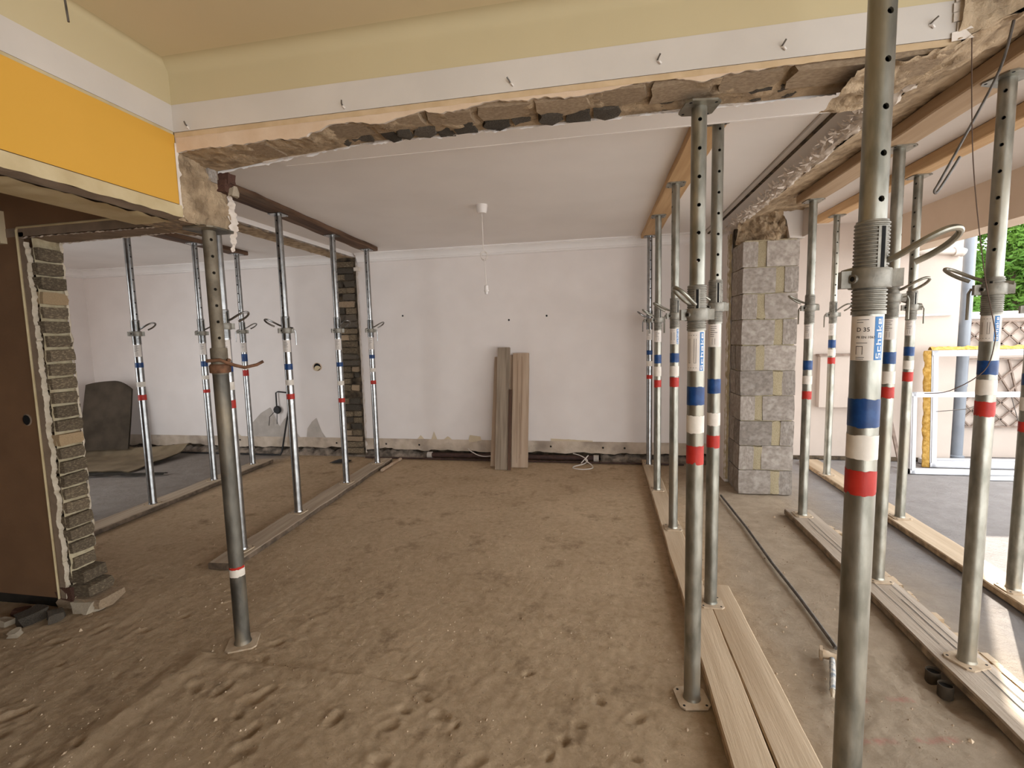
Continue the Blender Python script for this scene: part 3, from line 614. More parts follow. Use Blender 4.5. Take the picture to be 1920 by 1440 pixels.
# stump of the old wall behind the pier with ragged plaster, rubble head above the pier
struct(MB().box(1.20, 1.70, 5.03, 6.1, 0, 2.56).obj('wall_right', M['white_wall'], smooth=False), 'short white wall end behind the block pier')
rag = struct(thing('wall_right', 'ragged plaster edge and rubble head around the block pier', None))
MB().grid(lambda u, v: (1.195+.03*v+.008*fb(u*40, v, 3), 5.04-.03*v+.012*fb(u*50, v, 5), .03+2.4*u), 140, 3).obj('ragged_plaster', M['mortar_pale'], rag)
def head(u, v):
    a = u*1.0; x = 1.20+(.42-.10*v)*u; z = 2.285+.27*v; y = PY+.05-.12*v*(.6+.4*u)+.07*fb(x*7, z*7, 3)+.035*fb(x*22, z*22, 6)+(.22*max(0, .5-u)*(1-v))
    return (x, y, z)
MB().grid(head, 44, 26).obj('rubble_face', M['mortar'], rag)
MB().box(1.24, 1.7, 4.78, 5.1, 2.30, 2.56).obj('rubble_core', M['dark_void'], rag, smooth=False)
MB().prism([(1.60, 2.30), (1.72, 2.29), (1.72, 2.66), (1.50, 2.66), (1.52, 2.52), (1.57, 2.45)], 'y', PY-.02, PY+.2).obj('smooth_render', M['terrace_white'], rag, smooth=False)
MB().box(1.70, 1.72, 4.5, 6.1, 2.3, 2.66).obj('smooth_render', M['terrace_white'], rag, smooth=False)

# ------------------------------------------------------------------ terrace
w = MB().box(1.70, 3.35, -3.2, 6.3, ZT, ZT+.2); struct(w.obj('ceiling', M['terrace_white'], smooth=False), 'white underside of the terrace roof slab')
w = MB().box(3.30, 3.56, -3.2, 6.05, 2.45, ZT+.2); struct(w.obj('trim_6', M['terrace_white'], smooth=False), 'white eaves soffit beyond the beige roof beam')
w = MB().box(3.06, 3.30, -3.2, 6.05, 2.30, ZT); struct(w.obj('trim_5', M['beige_beam'], smooth=False), 'beige edge beam of the terrace roof')
w = MB().box(1.2, 3.80, 6.05, 6.45, 0, 3.2); struct(w.obj('wall_back', M['pink'], smooth=False), 'pale pink rendered terrace end wall')
w = MB().box(1.6, 3.8, 6.02, 6.05, 0, .04); struct(w.obj('baseboard_back', M['dark_void'], smooth=False), 'dark strip at the foot of the pink wall')  # thin dark strip along the wall foot
gw = struct(thing('wall_garden', 'low pink garden wall with a white coping', None))
MB().box(3.80, 12, 6.30, 6.45, 0, 1.58).obj('render', M['pink'], gw, smooth=False)
MB().box(3.80, 12, 6.26, 6.50, 1.58, 1.655).obj('coping', M['garden_cap'], gw, smooth=False)
dp = thing('downpipe', 'thick grey plastic rain downpipe at the corner of the pink terrace wall', 'pipe', (3.885, 6.10, 0))
MB().lathe([(.075, 0), (.075, .06), (.058, .07), (.058, 2.9)], 20).obj('pipe', M['grey_pipe'], dp)
MB().lathe([(.063, .84), (.063, .9)], 20).obj('clamp', M['grey_pipe'], dp); MB().lathe([(.062, 1.9), (.062, 1.98)], 20).obj('clamp', M['grey_pipe'], dp)
wp = thing('drain_pipe', 'white elbow drain pipe coming from the beige roof beam to the grey downpipe', 'pipe')
pts = [(3.13, 5.98, 2.52), (3.13, 5.98, 2.45)]+[(3.13+.13*(1-math.cos(a)), 5.98, 2.45-.13*math.sin(a)) for a in (.3, .6, .9, 1.2, 1.57)]+[(3.74, 6.0, 2.29)]
MB().tube(pts, .032, 12).obj('pipe', M['white_pipe'], wp); MB().tube([(3.68, 6.0, 2.29), (3.74, 6.0, 2.29), (3.775, 6.0, 2.275)], .045, 12).obj('socket', M['white_pipe'], wp)
rl = MB().tube([(3.05, 6.03, 1.63), (3.72, 6.03, 1.63)], .012, 8).obj('wall_rail', M['garden_cap']); tag(rl, 'thin white rail fixed across the pink terrace wall', 'rail')
cw = thing('duct_cover', 'low white cover box at the foot of the pink wall left of the big prop', 'cover')
MB().box(2.42, 2.95, 5.97, 6.05, .62, 1.20).obj('panel', M['pink'], cw, smooth=False); MB().box(2.40, 2.97, 5.95, 6.05, 1.20, 1.225).obj('top_ledge', M['trellis'], cw, smooth=False)

# trellis on the garden wall
tr = thing('trellis', 'weathered wooden trellis with lattice and fan bars on low garden wall', 'trellis', (0, 6.27, 0))
TX0, TX1 = 3.93, 5.3
def slat(a, b, w=.022, name='slat'): MB().bar((a[0], 0, a[1]), (b[0], 0, b[1]), .016, w, up=(0, -1, 0)).obj(name, M['trellis'], tr, smooth=False)
for zt, zbm in ((1.545, 1.22), (.72, .36)):
    slat((TX0, zt), (TX1, zt), .03, 'frame_bar'); slat((TX0, zbm), (TX1, zbm), .03, 'frame_bar'); slat((TX0, zbm), (TX0, zt), .03, 'frame_bar')
    hgt = zt-zbm; st = hgt*.52; x = TX0-hgt
    while x < TX1:
        for sg in (1, -1):
            a, b = ((x, zbm), (x+hgt, zt)) if sg > 0 else ((x, zt), (x+hgt, zbm))
            t0 = max(0, (TX0-x)/hgt); t1 = min(1, (TX1-x)/hgt)
            if t1-t0 > .1: slat((a[0]+(b[0]-a[0])*t0, a[1]+(b[1]-a[1])*t0), (a[0]+(b[0]-a[0])*t1, a[1]+(b[1]-a[1])*t1), .017)
        x += st
slat((TX0+.0, 1.13), (TX1, 1.13), .03, 'frame_bar'); slat((TX0, .72), (TX0, 1.15), .03, 'frame_bar')
for dx in (-.42, -.25, -.05, .2, .5): slat((4.62+dx*.3, .73), (4.62+dx*1.1+.1, 1.12), .02)
for dx in (.1, .32): slat((4.12+dx, .73), (4.5+dx, 1.12), .022)

# discarded window frames leaning at the garden wall
def frame(name, label, x0, x1, y, z0, z1, lean, wd, dp_, foam):
    t = thing(name, label, 'window frame', (x0, y, z0)); t.rotation_euler = (-lean, 0, 0); W_ = x1-x0; Hh = z1-z0
    for nm, q in (('stile', (0, wd, 0, Hh)), ('stile', (W_-wd, W_, 0, Hh)), ('top_rail', (0, W_, Hh-wd, Hh)), ('bottom_rail', (0, W_, 0, wd))):
        b = MB().box(q[0], q[1], -dp_/2, dp_/2, q[2], q[3]); b.box(q[0]+(.012 if nm == 'stile' else .0), q[1]-(.012 if nm == 'stile' else 0), -dp_/2-.008, -dp_/2, q[2]+.012, q[3]-.012)
        b.obj(nm, M['pvc'], t, smooth=False)
    if foam:
        MB().grid(lambda u, v: (-.005-(.05+.015*fb(u*14, v*2, 3))*math.sin(v*PI), -dp_/2+dp_*v, Hh*u), 60, 8).obj('foam_edge', M['foam'], t)
        MB().grid(lambda u, v: (W_*u, -dp_/2+dp_*v, Hh+.005+(.035+.015*fb(u*24, v*2, 5))*math.sin(v*PI)), 90, 8).obj('foam_edge', M['foam'], t)
frame('window_frame', 'white window frame with yellow foam round its edge leaning at garden wall', 3.44, 5.0, 5.80, .0, 1.25, .06, .062, .07, True)
frame('window_frame', 'lower white window frame standing in front of the foam-edged frame', 3.10, 4.75, 5.52, .0, .84, .05, .05, .06, False)
o = MB().bar((3.45, 5.95, .03), (5.2, 5.98, .03), .06, .05).obj('plastic_profile', M['pvc'], smooth=False); tag(o, 'loose white plastic profile lying behind the leaning frames', 'profile')
o = MB().bar((3.60, 5.36, .012), (5.2, 5.42, .012), .07, .022).obj('plastic_profile', M['pvc'], smooth=False); tag(o, 'flat white plastic strip on floor in front of the frames', 'profile')
o = MB().bar((3.14, 5.72, 0), (3.03, 5.9, .86), .03, .02, up=(0, -1, 0)).obj('wooden_batten', M['trellis'], smooth=False); tag(o, 'thin brownish batten leaning left of the white frames', 'batten')
o = MB().tube([(3.47, 5.8, .60), (3.7, 5.72, .64), (3.95, 5.70, .74), (4.1, 5.72, .78), (4.2, 5.7, .4), (4.3, 5.7, .003)], .004, 6).obj('loose_wire', M['wire']); tag(o, 'thin loose wire sticking out of the foam-edged frame', 'wire')

# trees beyond the garden wall
def tree(name, label, x, y, h, rad, n, seed):
    rr = random.Random(seed); t = thing(name, label, 'tree', (x, y, 0), 0, 'trees beyond the garden wall')
    MB().tube([(0, 0, 0), (.05, 0, h*.3), (-.05, .05, h*.55), (0, 0, h*.8)], [.14, .11, .08, .03], 8).obj('trunk', M['bark'], t)
    b = MB(); cl = [(rr.uniform(-1, 1)*rad, rr.uniform(-1, 1)*rad*.6, h*rr.uniform(.18, .93), rr.uniform(.35, .65)) for _ in range(60)]
    for i in range(n):
        c = rr.choice(cl); d = Vector((rr.gauss(0, 1), rr.gauss(0, 1), rr.gauss(0, 1))).normalized()*c[3]*rr.uniform(.6, 1)
        p = Vector(c[:3])+d; a = Vector((rr.uniform(-1, 1), rr.uniform(-1, 1), rr.uniform(-1, .4))).normalized(); s = a.orthogonal().normalized()
        l = rr.uniform(.045, .085); b.add([p-a*l, p+s*l*.5, p+a*l, p-s*l*.5], [(0, 1, 2, 3)])
    o = b.obj('foliage', M['leaf'], t, smooth=False, recalc=False); o['kind'] = 'stuff'
tree('leafy_tree', 'bright leafy tree beyond garden wall just right of the downpipe', 9.2, 13.0, 5.6, 1.15, 26000, 1)
tree('leafy_tree', 'leafy tree beyond garden wall behind the nearer terrace prop', 12.7, 16.6, 6.6, 1.35, 26000, 2)
tree('leafy_tree', 'leafy tree at the right edge beyond the garden wall', 16.4, 14.2, 5.4, 1.3, 26000, 3)
tree('leafy_tree', 'shaded tree half hidden behind the pink wall corner', 8.3, 17.3, 6.2, 1.6, 26000, 4)

# ------------------------------------------------------------------ steel props
def plate_mesh(sz, th, cut=.018):
    h = sz/2; c = cut
    return MB().prism([(-h+c, -h), (h-c, -h), (h, -h+c), (h, h-c), (h-c, h), (-h+c, h), (-h, h-c), (-h, -h+c)], 'z', 0, th)
def holed_tube(r, z0, z1, holes, ang, seg=24, hr=.0072):
    """tube with real round holes through both walls at the heights in holes"""
    b = MB(); st = 2*PI/seg; k0 = 0
    def P(a, z): return (r*math.cos(a), r*math.sin(a), z)
    zs = [z0]; cells = []
    for h in sorted(holes):
        if h-.016 > zs[-1]+.002 and h+.016 < z1-.002: zs += [h-.016, h+.016]; cells.append(len(zs)-2)
    zs.append(z1)
    half = seg//2
    skip = {0, 1, half, half+1}       # two columns either side of each hole axis
    for i in range(len(zs)-1):
        za, zb_ = zs[i], zs[i+1]
        for k in range(seg):
            if i in cells and k in skip: continue
            a0 = ang-st+k*st; a1 = a0+st
            b.add([P(a0, za), P(a1, za), P(a1, zb_), P(a0, zb_)], [(0, 1, 2, 3)])
        if i in cells:
            zm = (za+zb_)/2
            for cen in (ang, ang+PI):
                outer = [(-st, za), (0, za), (st, za), (st, zm), (st, zb_), (0, zb_), (-st, zb_), (-st, zm)]
                O = [P(cen+a, z) for a, z in outer]
                I = []; D = []
                for q in range(8):
                    t = -3*PI/4+q*PI/4; aa = hr*math.cos(t)/r; dz = hr*math.sin(t)
                    I.append(P(cen+aa, zm+dz)); D.append(((r-.006)*math.cos(cen+aa), (r-.006)*math.sin(cen+aa), zm+dz))
                b.add(O+I+D, [(q, (q+1) % 8, 8+(q+1) % 8, 8+q) for q in range(8)]+[(8+q, 8+(q+1) % 8, 16+(q+1) % 8, 16+q) for q in range(8)])
    # weld
    import bmesh
    me = bpy.data.meshes.new('tmp'); me.from_pydata(b.v, [], b.f); bm = bmesh.new(); bm.from_mesh(me)
    bmesh.ops.remove_doubles(bm, verts=bm.verts, dist=1e-5); bm.verts.index_update()
    out = MB(); out.v = [tuple(v.co) for v in bm.verts]; out.f = [tuple(v.index for v in f.verts) for f in bm.faces]
    bm.free(); bpy.data.meshes.remove(me)
    return out
def patch(r, a0, a1, z0, z1, n=10, jag=0, seed=0):
    return MB().grid(lambda u, v: (r*math.cos(a0+(a1-a0)*u), r*math.sin(a0+(a1-a0)*u), z0+(z1-z0)*v+(jag*fb(u*9, v*3, seed) if jag else 0)), n, 1)
def band(r, z0, z1, seed, jag=.0025, chip=0):
    n = 48
    def f(u, v):
        a = 2*PI*u; z = z0+(z1-z0)*v+jag*fb(math.cos(a)*2, math.sin(a)*2, seed+v*7)
        if chip and v == 0: z += chip*max(0, fb(math.cos(a)*3, math.sin(a)*3, seed)-.15)
        return (r*math.cos(a), r*math.sin(a), z)
    return MB().grid(f, n, 1)
GLY = {  # block letters of the maker's lettering on a 4 x 7 field: rectangles x0, x1, y0, y1
    'S': [(0, 4, 0, 1), (0, 4, 3, 4), (0, 4, 6, 7), (0, 1, 4, 6), (3, 4, 1, 3)],
    'c': [(0, 4, 0, 1), (0, 4, 4, 5), (0, 1, 1, 4)],
    'h': [(0, 1, 0, 7), (1, 4, 4, 5), (3, 4, 0, 4)],
    'a': [(0, 4, 0, 1), (0, 4, 2, 3), (0, 4, 4, 5), (3, 4, 1, 4), (0, 1, 1, 2)],
    'k': [(0, 1, 0, 7), (1, 2, 2, 3), (2, 3, 3, 4), (3, 4, 4, 5), (2, 3, 1, 2), (3, 4, 0, 1)],
    'e': [(0, 4, 0, 1), (0, 4, 2, 3), (0, 4, 4, 5), (0, 1, 1, 4), (3, 4, 3, 4)]}
def logo(r, a_mid, wid, z0, z1):
    """'Schake' reading upwards; wid is the cap height measured round the tube"""
    b = MB(); adv = (z1-z0)/(6*4+5*1.3); z = z0; sc = wid/7
    for ch in 'Schake':
        for x0, x1, y0, y1 in GLY[ch]:
            def f(u, v, x0=x0, x1=x1, y0=y0, y1=y1):
                yy = (y0+(y1-y0)*v-3.5)*sc      # text 'up' points to the left of the reader
                a = a_mid-yy/r; return (r*math.cos(a), r*math.sin(a), z+(x0+(x1-x0)*u)*adv)
            b.grid(f, 1, 2)
        z += adv*5.3
    return b
def text_on_tube(txt, r, a_left, z, size):
    cu = bpy.data.curves.new('t', 'FONT'); cu.body = txt; cu.size = size; cu.resolution_u = 3; cu.offset = size*.012
    o = bpy.data.objects.new('t', cu); COL.objects.link(o); dg = bpy.context.evaluated_depsgraph_get()
    me = o.evaluated_get(dg).to_mesh(); b = MB()
    b.add([(r*math.cos(a_left+v.co.x/r), r*math.sin(a_left+v.co.x/r), z+v.co.y) for v in me.vertices], [tuple(p.vertices) for p in me.polygons])
    o.evaluated_get(dg).to_mesh_clear(); bpy.data.objects.remove(o); return b

PROP_GROUP = 'steel props carrying the ceilings'
RO, RI = .0318, .0276
def steel_prop(x, y, zb, zt, th, nu, l1, l0, bands, mat, label, hole_u=.3, pin_u=-.6, lever=1, lab_u=-.2, logo_kind=0, plate_dust=True, slot_u=.6, pitch=.1, rz=0):
    """all heights are above the floor; u values place holes, pin, label round the tube as seen by a person standing at the doorway"""
    t = thing('steel_prop', label, 'prop', (x, y, zb), 0, PROP_GROUP)
    A = math.atan2(-y, -x)                           # towards the near room
    def ang(u): return A+math.asin(max(-1, min(1, u)))if abs(u) <= 1 else A+u*PI/2
    Z = lambda z: z-zb
    m = M[mat]; base_m = M['dust_steel'] if plate_dust else m
    bp = plate_mesh(.125, .007).obj('base_plate', base_m, t, smooth=False); bp.rotation_euler.z = rz
    for sx_ in (-1, 1):
        for sy_ in (-1, 1): 
            h = MB().lathe([(.0055, .0065), (.0055, .0074)], 8, sx_*.045, sy_*.045).obj('bolt_hole', M['hole'], bp)
    MB().lathe([(RO+.004, .007), (RO+.001, .016), (RO, .02), (RO, Z(l0)), (RO, Z(l1))], 24).obj('outer_tube', m, t)
    tb = l1; prof = [(RO, Z(tb)), (RO+.003, Z(tb)), (RO+.003, Z(tb)+.008)]; z = Z(tb)+.008; p = .0085
    while z < Z(th)-p:
        prof += [(RO+.0005, z+.0012), (RO+.0034, z+.0036), (RO+.0034, z+.0058), (RO+.0005, z+p)]; z += p
    prof += [(RO, Z(th)), (RI, Z(th))]
    MB().lathe(prof, 24, cap=False).obj('threaded_sleeve', M['cast'] if mat == 'galv' else m, t, angle=20)
    if slot_u is not None:
        a = ang(slot_u); zz0, zz1 = max(Z(nu)+.02, Z(th)-.16), Z(th)-.018
        patch(RO+.0037, a-.30, a+.30, zz0, zz1, 4).obj('slot_land', M['cast'], t)
        sl = MB().grid(lambda u, v: ((RO+.0041)*math.cos(a+.13*(2*u-1)), (RO+.0041)*math.sin(a+.13*(2*u-1)), zz0+(zz1-zz0)*v), 4, 1)
        sl.obj('slot', M['hole'], t)
    hz = []; z = zt-.055
    while z > th+.02: hz.append(Z(z)); z -= pitch
    holed_tube(RI, Z(th)-.05, Z(zt)-.007, hz, ang(hole_u)).obj('inner_tube', m, t, angle=60)
    tp = plate_mesh(.125, .007).obj('top_plate', m, t, smooth=False); tp.location = (0, 0, Z(zt)-.007); tp.rotation_euler.z = rz
    for sx_ in (-1, 1):
        for sy_ in (-1, 1): MB().lathe([(.0055, -.0006), (.0055, .0)], 8, sx_*.045, sy_*.045).obj('bolt_hole', M['hole'], tp)
    # collar nut with two ears and a hanging lever
    cn = MB().lathe([(RO+.003, -.022), (RO+.010, -.022), (RO+.012, -.016), (RO+.012, .016), (RO+.010, .022), (RO+.003, .022)], 24, cap=False)
    for sg, ea in ((1, A-PI/2+.35), (-1, A+PI/2+.15)):
        d = Vector((math.cos(ea), math.sin(ea), 0)); q = Vector((-d.y, d.x, 0))
        cn.obox(d*(RO+.014), (d, q, Vector((0, 0, 1))), .016, .012, .020)
    cn = cn.obj('collar_nut', M['cast'], t); cn.location.z = Z(nu)
    for ea in (A-.75,):
        d = Vector((math.cos(ea), math.sin(ea), 0)); h = MB().lathe([(.0105, 0), (.0105, .006), (.006, .006), (.006, .001)], 12).obj('ear_hole', M['cast'], cn)
        h.matrix_local = Matrix.Translation(d*(RO+.0105)) @ d.to_track_quat('Z', 'Y').to_matrix().to_4x4()
        h = MB().lathe([(.0062, 0), (.0062, .0062)], 12).obj('ear_bore', M['hole'], cn); h.matrix_local = Matrix.Translation(d*(RO+.0108)) @ d.to_track_quat('Z', 'Y').to_matrix().to_4x4()
    if lever:
        d = Vector((math.cos(A+lever*PI/2), math.sin(A+lever*PI/2), 0)); e = d*(RO+.034)
        MB().tube([d*(RO+.012)+Vector((0, 0, .0)), e+Vector((0, 0, .004)), e+d*.006+Vector((0, 0, -.012)), e+d*.006+Vector((0, 0, -.12))], .0058, 8).obj('lever', m, cn)
    # bent G-shaped pin through the tube
    pa = A+pin_u; d = Vector((math.cos(pa), math.sin(pa), 0)); q = Vector((-d.y, d.x, 0)); k = Vector((0, 0, 1)); c = Vector((0, 0, Z(nu)+.032))
    loop = [d*-.058+k*-.012, d*.0, d*.045+k*.012, d*.075+k*.028, d*.105+k*.046+q*.004, d*.132+k*.060+q*.016, d*.146+k*.062+q*.036, d*.142+k*.052+q*.055, d*.122+k*.034+q*.064, d*.095+k*.016+q*.062, d*.068+k*.002+q*.056]
    MB().tube(smooth_path([c+w_ for w_ in loop], 4), .0072, 10).obj('pin', m if mat != 'old_steel' else M['rust'], t)
    # label and painted bands
    if l1-l0 > .02 and mat != 'old_steel':
        la = ang(lab_u); lb = patch(RO+.0006, la-1.25, la+1.15, Z(l0), Z(l1)-.004, 20).obj('label', M['label'], t); rL = RO+.0009; hh = l1-l0
        if logo_kind == 2:
            patch(rL, la+.50, la+1.12, Z(l0)+.001, Z(l1)-.006, 8).obj('logo_strip', M['logo_blue'], lb)
            logo(rL+.0003, la+.81, .0125, Z(l0)+.005, Z(l1)-.011).obj('maker_lettering', M['print_white'], lb)
            text_on_tube('D 35', rL, la-.62, Z(l1)-.040, .0135).obj('type_lettering', M['ink'], lb)
            text_on_tube('PR EN 1065', rL, la-.62, Z(l1)-.056, .0078).obj('standard_lettering', M['ink'], lb)
            pr = MB()
            for i, (zz, ln) in enumerate(((.012, .75), (.018, .42), (.066, .7), (.1, .55), (.104, .5))): pr.v += []; pr.add(patch(rL, la-.62, la-.62+ln, Z(l1)-zz-.0012, Z(l1)-zz, 5).v, patch(rL, 0, 1, 0, 1, 5).f)
            for a0, a1, z0_, z1_ in ((-.62, -.58, .074, .094), (-.22, -.18, .074, .094), (-.62, -.2, .074, .0752)): pr.add(patch(rL, la+a0, la+a1, Z(l1)-z1_, Z(l1)-z0_, 3).v, patch(rL, 0, 1, 0, 1, 3).f)
            pr.obj('small_print', M['ink'], lb)
        elif logo_kind == 1:
            patch(rL, la+.45, la+.98, Z(l0)+.001, Z(l1)-.006, 6).obj('logo_strip', M['logo_blue'], lb)
            logo(rL+.0003, la+.715, .011, Z(l0)+.005, Z(l1)-.011).obj('maker_lettering', M['print_white'], lb)
            pr = MB()
            for a0, a1, z0_, z1_ in ((-.9, -.86, .03, hh-.03), (-.7, -.66, .03, hh-.03), (-.2, -.16, .03, hh-.03), (.02, .06, .03, hh-.03), (-.9, -.62, .03, .031), (-.2, .06, .03, .031), (-.9, .1, .012, .0135), (-.9, .1, hh-.018, hh-.0165)):
                pr.add(patch(rL, la+a0, la+a1, Z(l0)+z0_, Z(l0)+z1_, 3).v, patch(rL, 0, 1, 0, 1, 3).f)
            pr.obj('small_print', M['ink'], lb)
        else:
            pr = MB()
            for i in range(6):
                zz = .014+i*hh*.085; pr.add(patch(rL, la-.6, la-.6+random.uniform(.5, 1.1), Z(l1)-zz-.0025, Z(l1)-zz, 4).v, patch(rL, 0, 1, 0, 1, 4).f)
            pr.add(patch(rL, la-.3, la-.26, Z(l0)+.012, Z(l0)+hh*.36, 2).v, patch(rL, 0, 1, 0, 1, 2).f); pr.add(patch(rL, la+.1, la+.14, Z(l0)+.012, Z(l0)+hh*.36, 2).v, patch(rL, 0, 1, 0, 1, 2).f)
            pr.obj('small_print', M['ink'], lb)
    for (z0_, z1_), nm, ml in zip(bands, ('blue_band', 'white_band', 'red_band'), ('blue', 'white_band', 'red')):
        o = band(RO+.0007, Z(z0_), Z(z1_), x*7+z0_*13, .003 if mat == 'galv' else .001, .018 if (mat == 'galv' and ml == 'red') else 0).obj(nm, M[ml], t); o['label'] = nm.replace('_', ' ')+' painted round the tube'
    return t

TOPW = 2.540                        # underside of the head timbers in the white rooms
P = dict(   # x, y, base, top, thread top, nut, label top, label bottom, bands
    L1=(-4.096, 3.623, .045, TOPW, 1.735, 1.612, 1.517, 1.407, ((1.311, 1.354), (1.137, 1.181), (1.016, 1.065))),
    L2=(-4.124, 4.373, .045, TOPW, 1.77, 1.62, 1.52, 1.397, ((1.273, 1.329), (1.138, 1.177), (.996, 1.03))),
    L3=(-4.175, 5.02, .045, TOPW, 1.756, 1.642, 1.516, 1.40, ((1.293, 1.38), (1.197, 1.242), (1.12, 1.19))),
    L4=(-2.524, 2.870, .045, TOPW, 1.735, 1.621, 1.534, 1.392, ((1.312, 1.352), (1.187, 1.242), (1.061, 1.117))),
    L5=(-2.583, 3.600, .045, TOPW, 1.719, 1.60, 1.525, 1.423, ((1.276, 1.325), (1.146, 1.191), (1.028, 1.073))),
    L6=(-2.608, 4.439, .045, TOPW, 1.741, 1.608, 1.528, 1.416, ((1.249, 1.292), (1.06, 1.103), (.885, .929))),
    L7=(-2.647, 5.218, .045, TOPW, 1.739, 1.616, 1.542, 1.399, ((1.294, 1.337), (1.137, 1.181), (.993, 1.037))),
    R1=(.506, 5.45, .045, TOPW, 1.753, 1.645, 1.55, 1.434, ((1.274, 1.321), (1.148, 1.205), (1.009, 1.052))),
    R2=(.496, 4.554, .045, TOPW, 1.747, 1.622, 1.531, 1.425, ((1.231, 1.309), (1.114, 1.202), (1.011, 1.08))),
    R3=(.513, 3.640, .045, TOPW, 1.749, 1.624, 1.537, 1.422, ((1.291, 1.357), (1.19, 1.264), (1.112, 1.182))),
    R4=(.353, 1.941, .0, 2.322, 1.678, 1.568, 1.508, 1.355, ((1.224, 1.295), (1.115, 1.183), (.992, 1.065))),
    R5=(.566, 2.619, .045, TOPW, 1.763, 1.626, 1.545, 1.426, ((1.187, 1.262), (1.019, 1.086), (.903, .968))),
    R6=(.622, 1.29, .045, 2.648, 1.749, 1.616, 1.533, 1.425, ((1.265, 1.333), (1.186, 1.245), (1.098, 1.159))),
    S1=(1.546, 4.03, .045, 2.455, 1.765, 1.665, 1.545, 1.434, ((1.197, 1.268), (1.088, 1.151), (.97, 1.034))),
    S2=(1.570, 3.020, .045, 2.455, 1.80, 1.665, 1.554, 1.436, ((1.302, 1.367), (1.191, 1.26), (1.109, 1.173))),
    S3=(1.552, 2.291, .045, 2.455, 1.694, 1.645, 1.544, 1.436, ((1.301, 1.358), (1.217, 1.28), (1.128, 1.19))),
    T1=(2.213, 5.221, .045, 2.582, 1.771, 1.642, 1.56, 1.441, ((1.321, 1.399), (1.242, 1.305), (1.164, 1.227))),
    T2=(2.246, 4.068, .045, 2.582, 1.77, 1.646, 1.555, 1.441, ((1.291, 1.358), (1.191, 1.255), (1.099, 1.171))),
    T3=(2.225, 2.993, .045, 2.582, 1.69, 1.579, 1.468, 1.356, ((1.181, 1.243), (1.044, 1.115), (.93, .985))))
def pp(k, mat, label, **kw):
    x, y, zb, zt, th, nu, l1, l0, bd = P[k]; return steel_prop(x, y, zb, zt, th, nu, l1, l0, bd, mat, label, **kw)
pp('L1', 'chrome', 'bright steel prop nearest the brick jamb in the far left room', hole_u=.6, pin_u=.9, lever=0)
pp('L2', 'chrome', 'bright steel prop in the far left row, half hidden behind the stained brown prop', hole_u=.5, pin_u=1.2, lever=0)
pp('L3', 'chrome', 'bright steel prop at the back end of the far left row', hole_u=-.6, pin_u=1.1, lever=-1)
pp('L4', 'chrome', 'bright steel prop standing directly behind the stained brown prop', hole_u=-.9, pin_u=1.0, lever=0)
pp('L5', 'chrome', 'bright steel prop in front of the black socket cable, second on its plank', hole_u=-.5, pin_u=-1.9, lever=1)
pp('L6', 'chrome', 'bright steel prop standing in front of the broken brick column', hole_u=.85, pin_u=.5, lever=0)
pp('L7', 'chrome', 'bright steel prop right of the broken brick column at the plank end', hole_u=-.3, pin_u=1.3, lever=1)
pp('R1', 'chrome', 'slim bright steel prop at the back wall end of the right-hand row', hole_u=.35, pin_u=-1.2, lever=-1)
pp('R2', 'galv', 'dull steel prop second from the back wall in the right-hand row', hole_u=.99, pin_u=-1.3, lever=-1, lab_u=0)
pp('R3', 'galv', 'dull steel prop third from the back wall with a blue edged label', hole_u=-.9, pin_u=-1.5, lever=-1, lab_u=.0, logo_kind=1)
pp('R4', 'galv', 'dull steel prop on the bare floor under the lintel, beside the plank', hole_u=.12, pin_u=-.75, lever=0, lab_u=-.05, logo_kind=1, slot_u=.05, rz=.15)
pp('R5', 'galv', 'dull steel prop astride two planks just behind the lintel, small printed label', hole_u=.3, pin_u=-1.0, lever=0, lab_u=-.1, slot_u=.35)
pp('R6', 'galv', 'nearest and widest looking steel prop with large printed label, base out of frame', hole_u=.55, pin_u=1.25, lever=0, lab_u=-.05, logo_kind=2, slot_u=.62, plate_dust=True)
pp('S1', 'galv', 'steel prop in front of the concrete block pier at a plank end', hole_u=.99, pin_u=-1.4, lever=-1, slot_u=None)
pp('S2', 'galv', 'steel prop half hidden right behind the nearest prop', hole_u=.99, pin_u=1.2, lever=1, slot_u=None)
pp('S3', 'galv', 'large steel prop at the right edge by the floor ducts, string hanging before it', hole_u=-.2, pin_u=-1.6, lever=-1, lab_u=-.1, logo_kind=1, slot_u=-.2, rz=.4)
pp('T1', 'galv', 'farthest terrace steel prop in front of the pink wall', hole_u=.4, pin_u=.8, lever=-1)
pp('T2', 'galv', 'steel prop on the terrace plank just left of the white frames', hole_u=-.45, pin_u=-1.5, lever=1)
pp('T3', 'galv', 'steel prop cut off by the right edge, standing on the sunlit plank', hole_u=.1, pin_u=.9, lever=0)
# the old stained prop at the left corner, built upside down: holes above a rusty collar
t = thing('steel_prop', 'old stained brown steel prop with a rusty collar under the broken left corner', 'prop', (-1.787, 1.985, 0), 0, PROP_GROUP)
A = math.atan2(-1.985, 1.787)
plate_mesh(.14, .008).obj('base_plate', M['dust_steel'], t, smooth=False).rotation_euler.z = .5
MB().lathe([(.040, .008), (.036, .02), (.0345, .03), (.0345, 1.40)], 24).obj('outer_tube', M['old_steel'], t)
MB().lathe([(.0355, 1.36), (.0365, 1.37), (.0365, 1.478), (.0345, 1.484), (.029, 1.484)], 24, cap=False).obj('sleeve', M['old_upper'], t)
holed_tube(.0285, 1.44, 2.024, [1.53+.075*i for i in range(7)], A+.25).obj('inner_tube', M['old_upper'], t, angle=60)
plate_mesh(.16, .008).obj('top_plate', M['old_steel'], t, smooth=False).location.z = 2.022
cn = MB().lathe([(.036, 1.365), (.045, 1.367), (.046, 1.40), (.040, 1.408), (.036, 1.408)], 24, cap=False).obj('collar', M['rust'], t); cn['label'] = 'rusty collar'
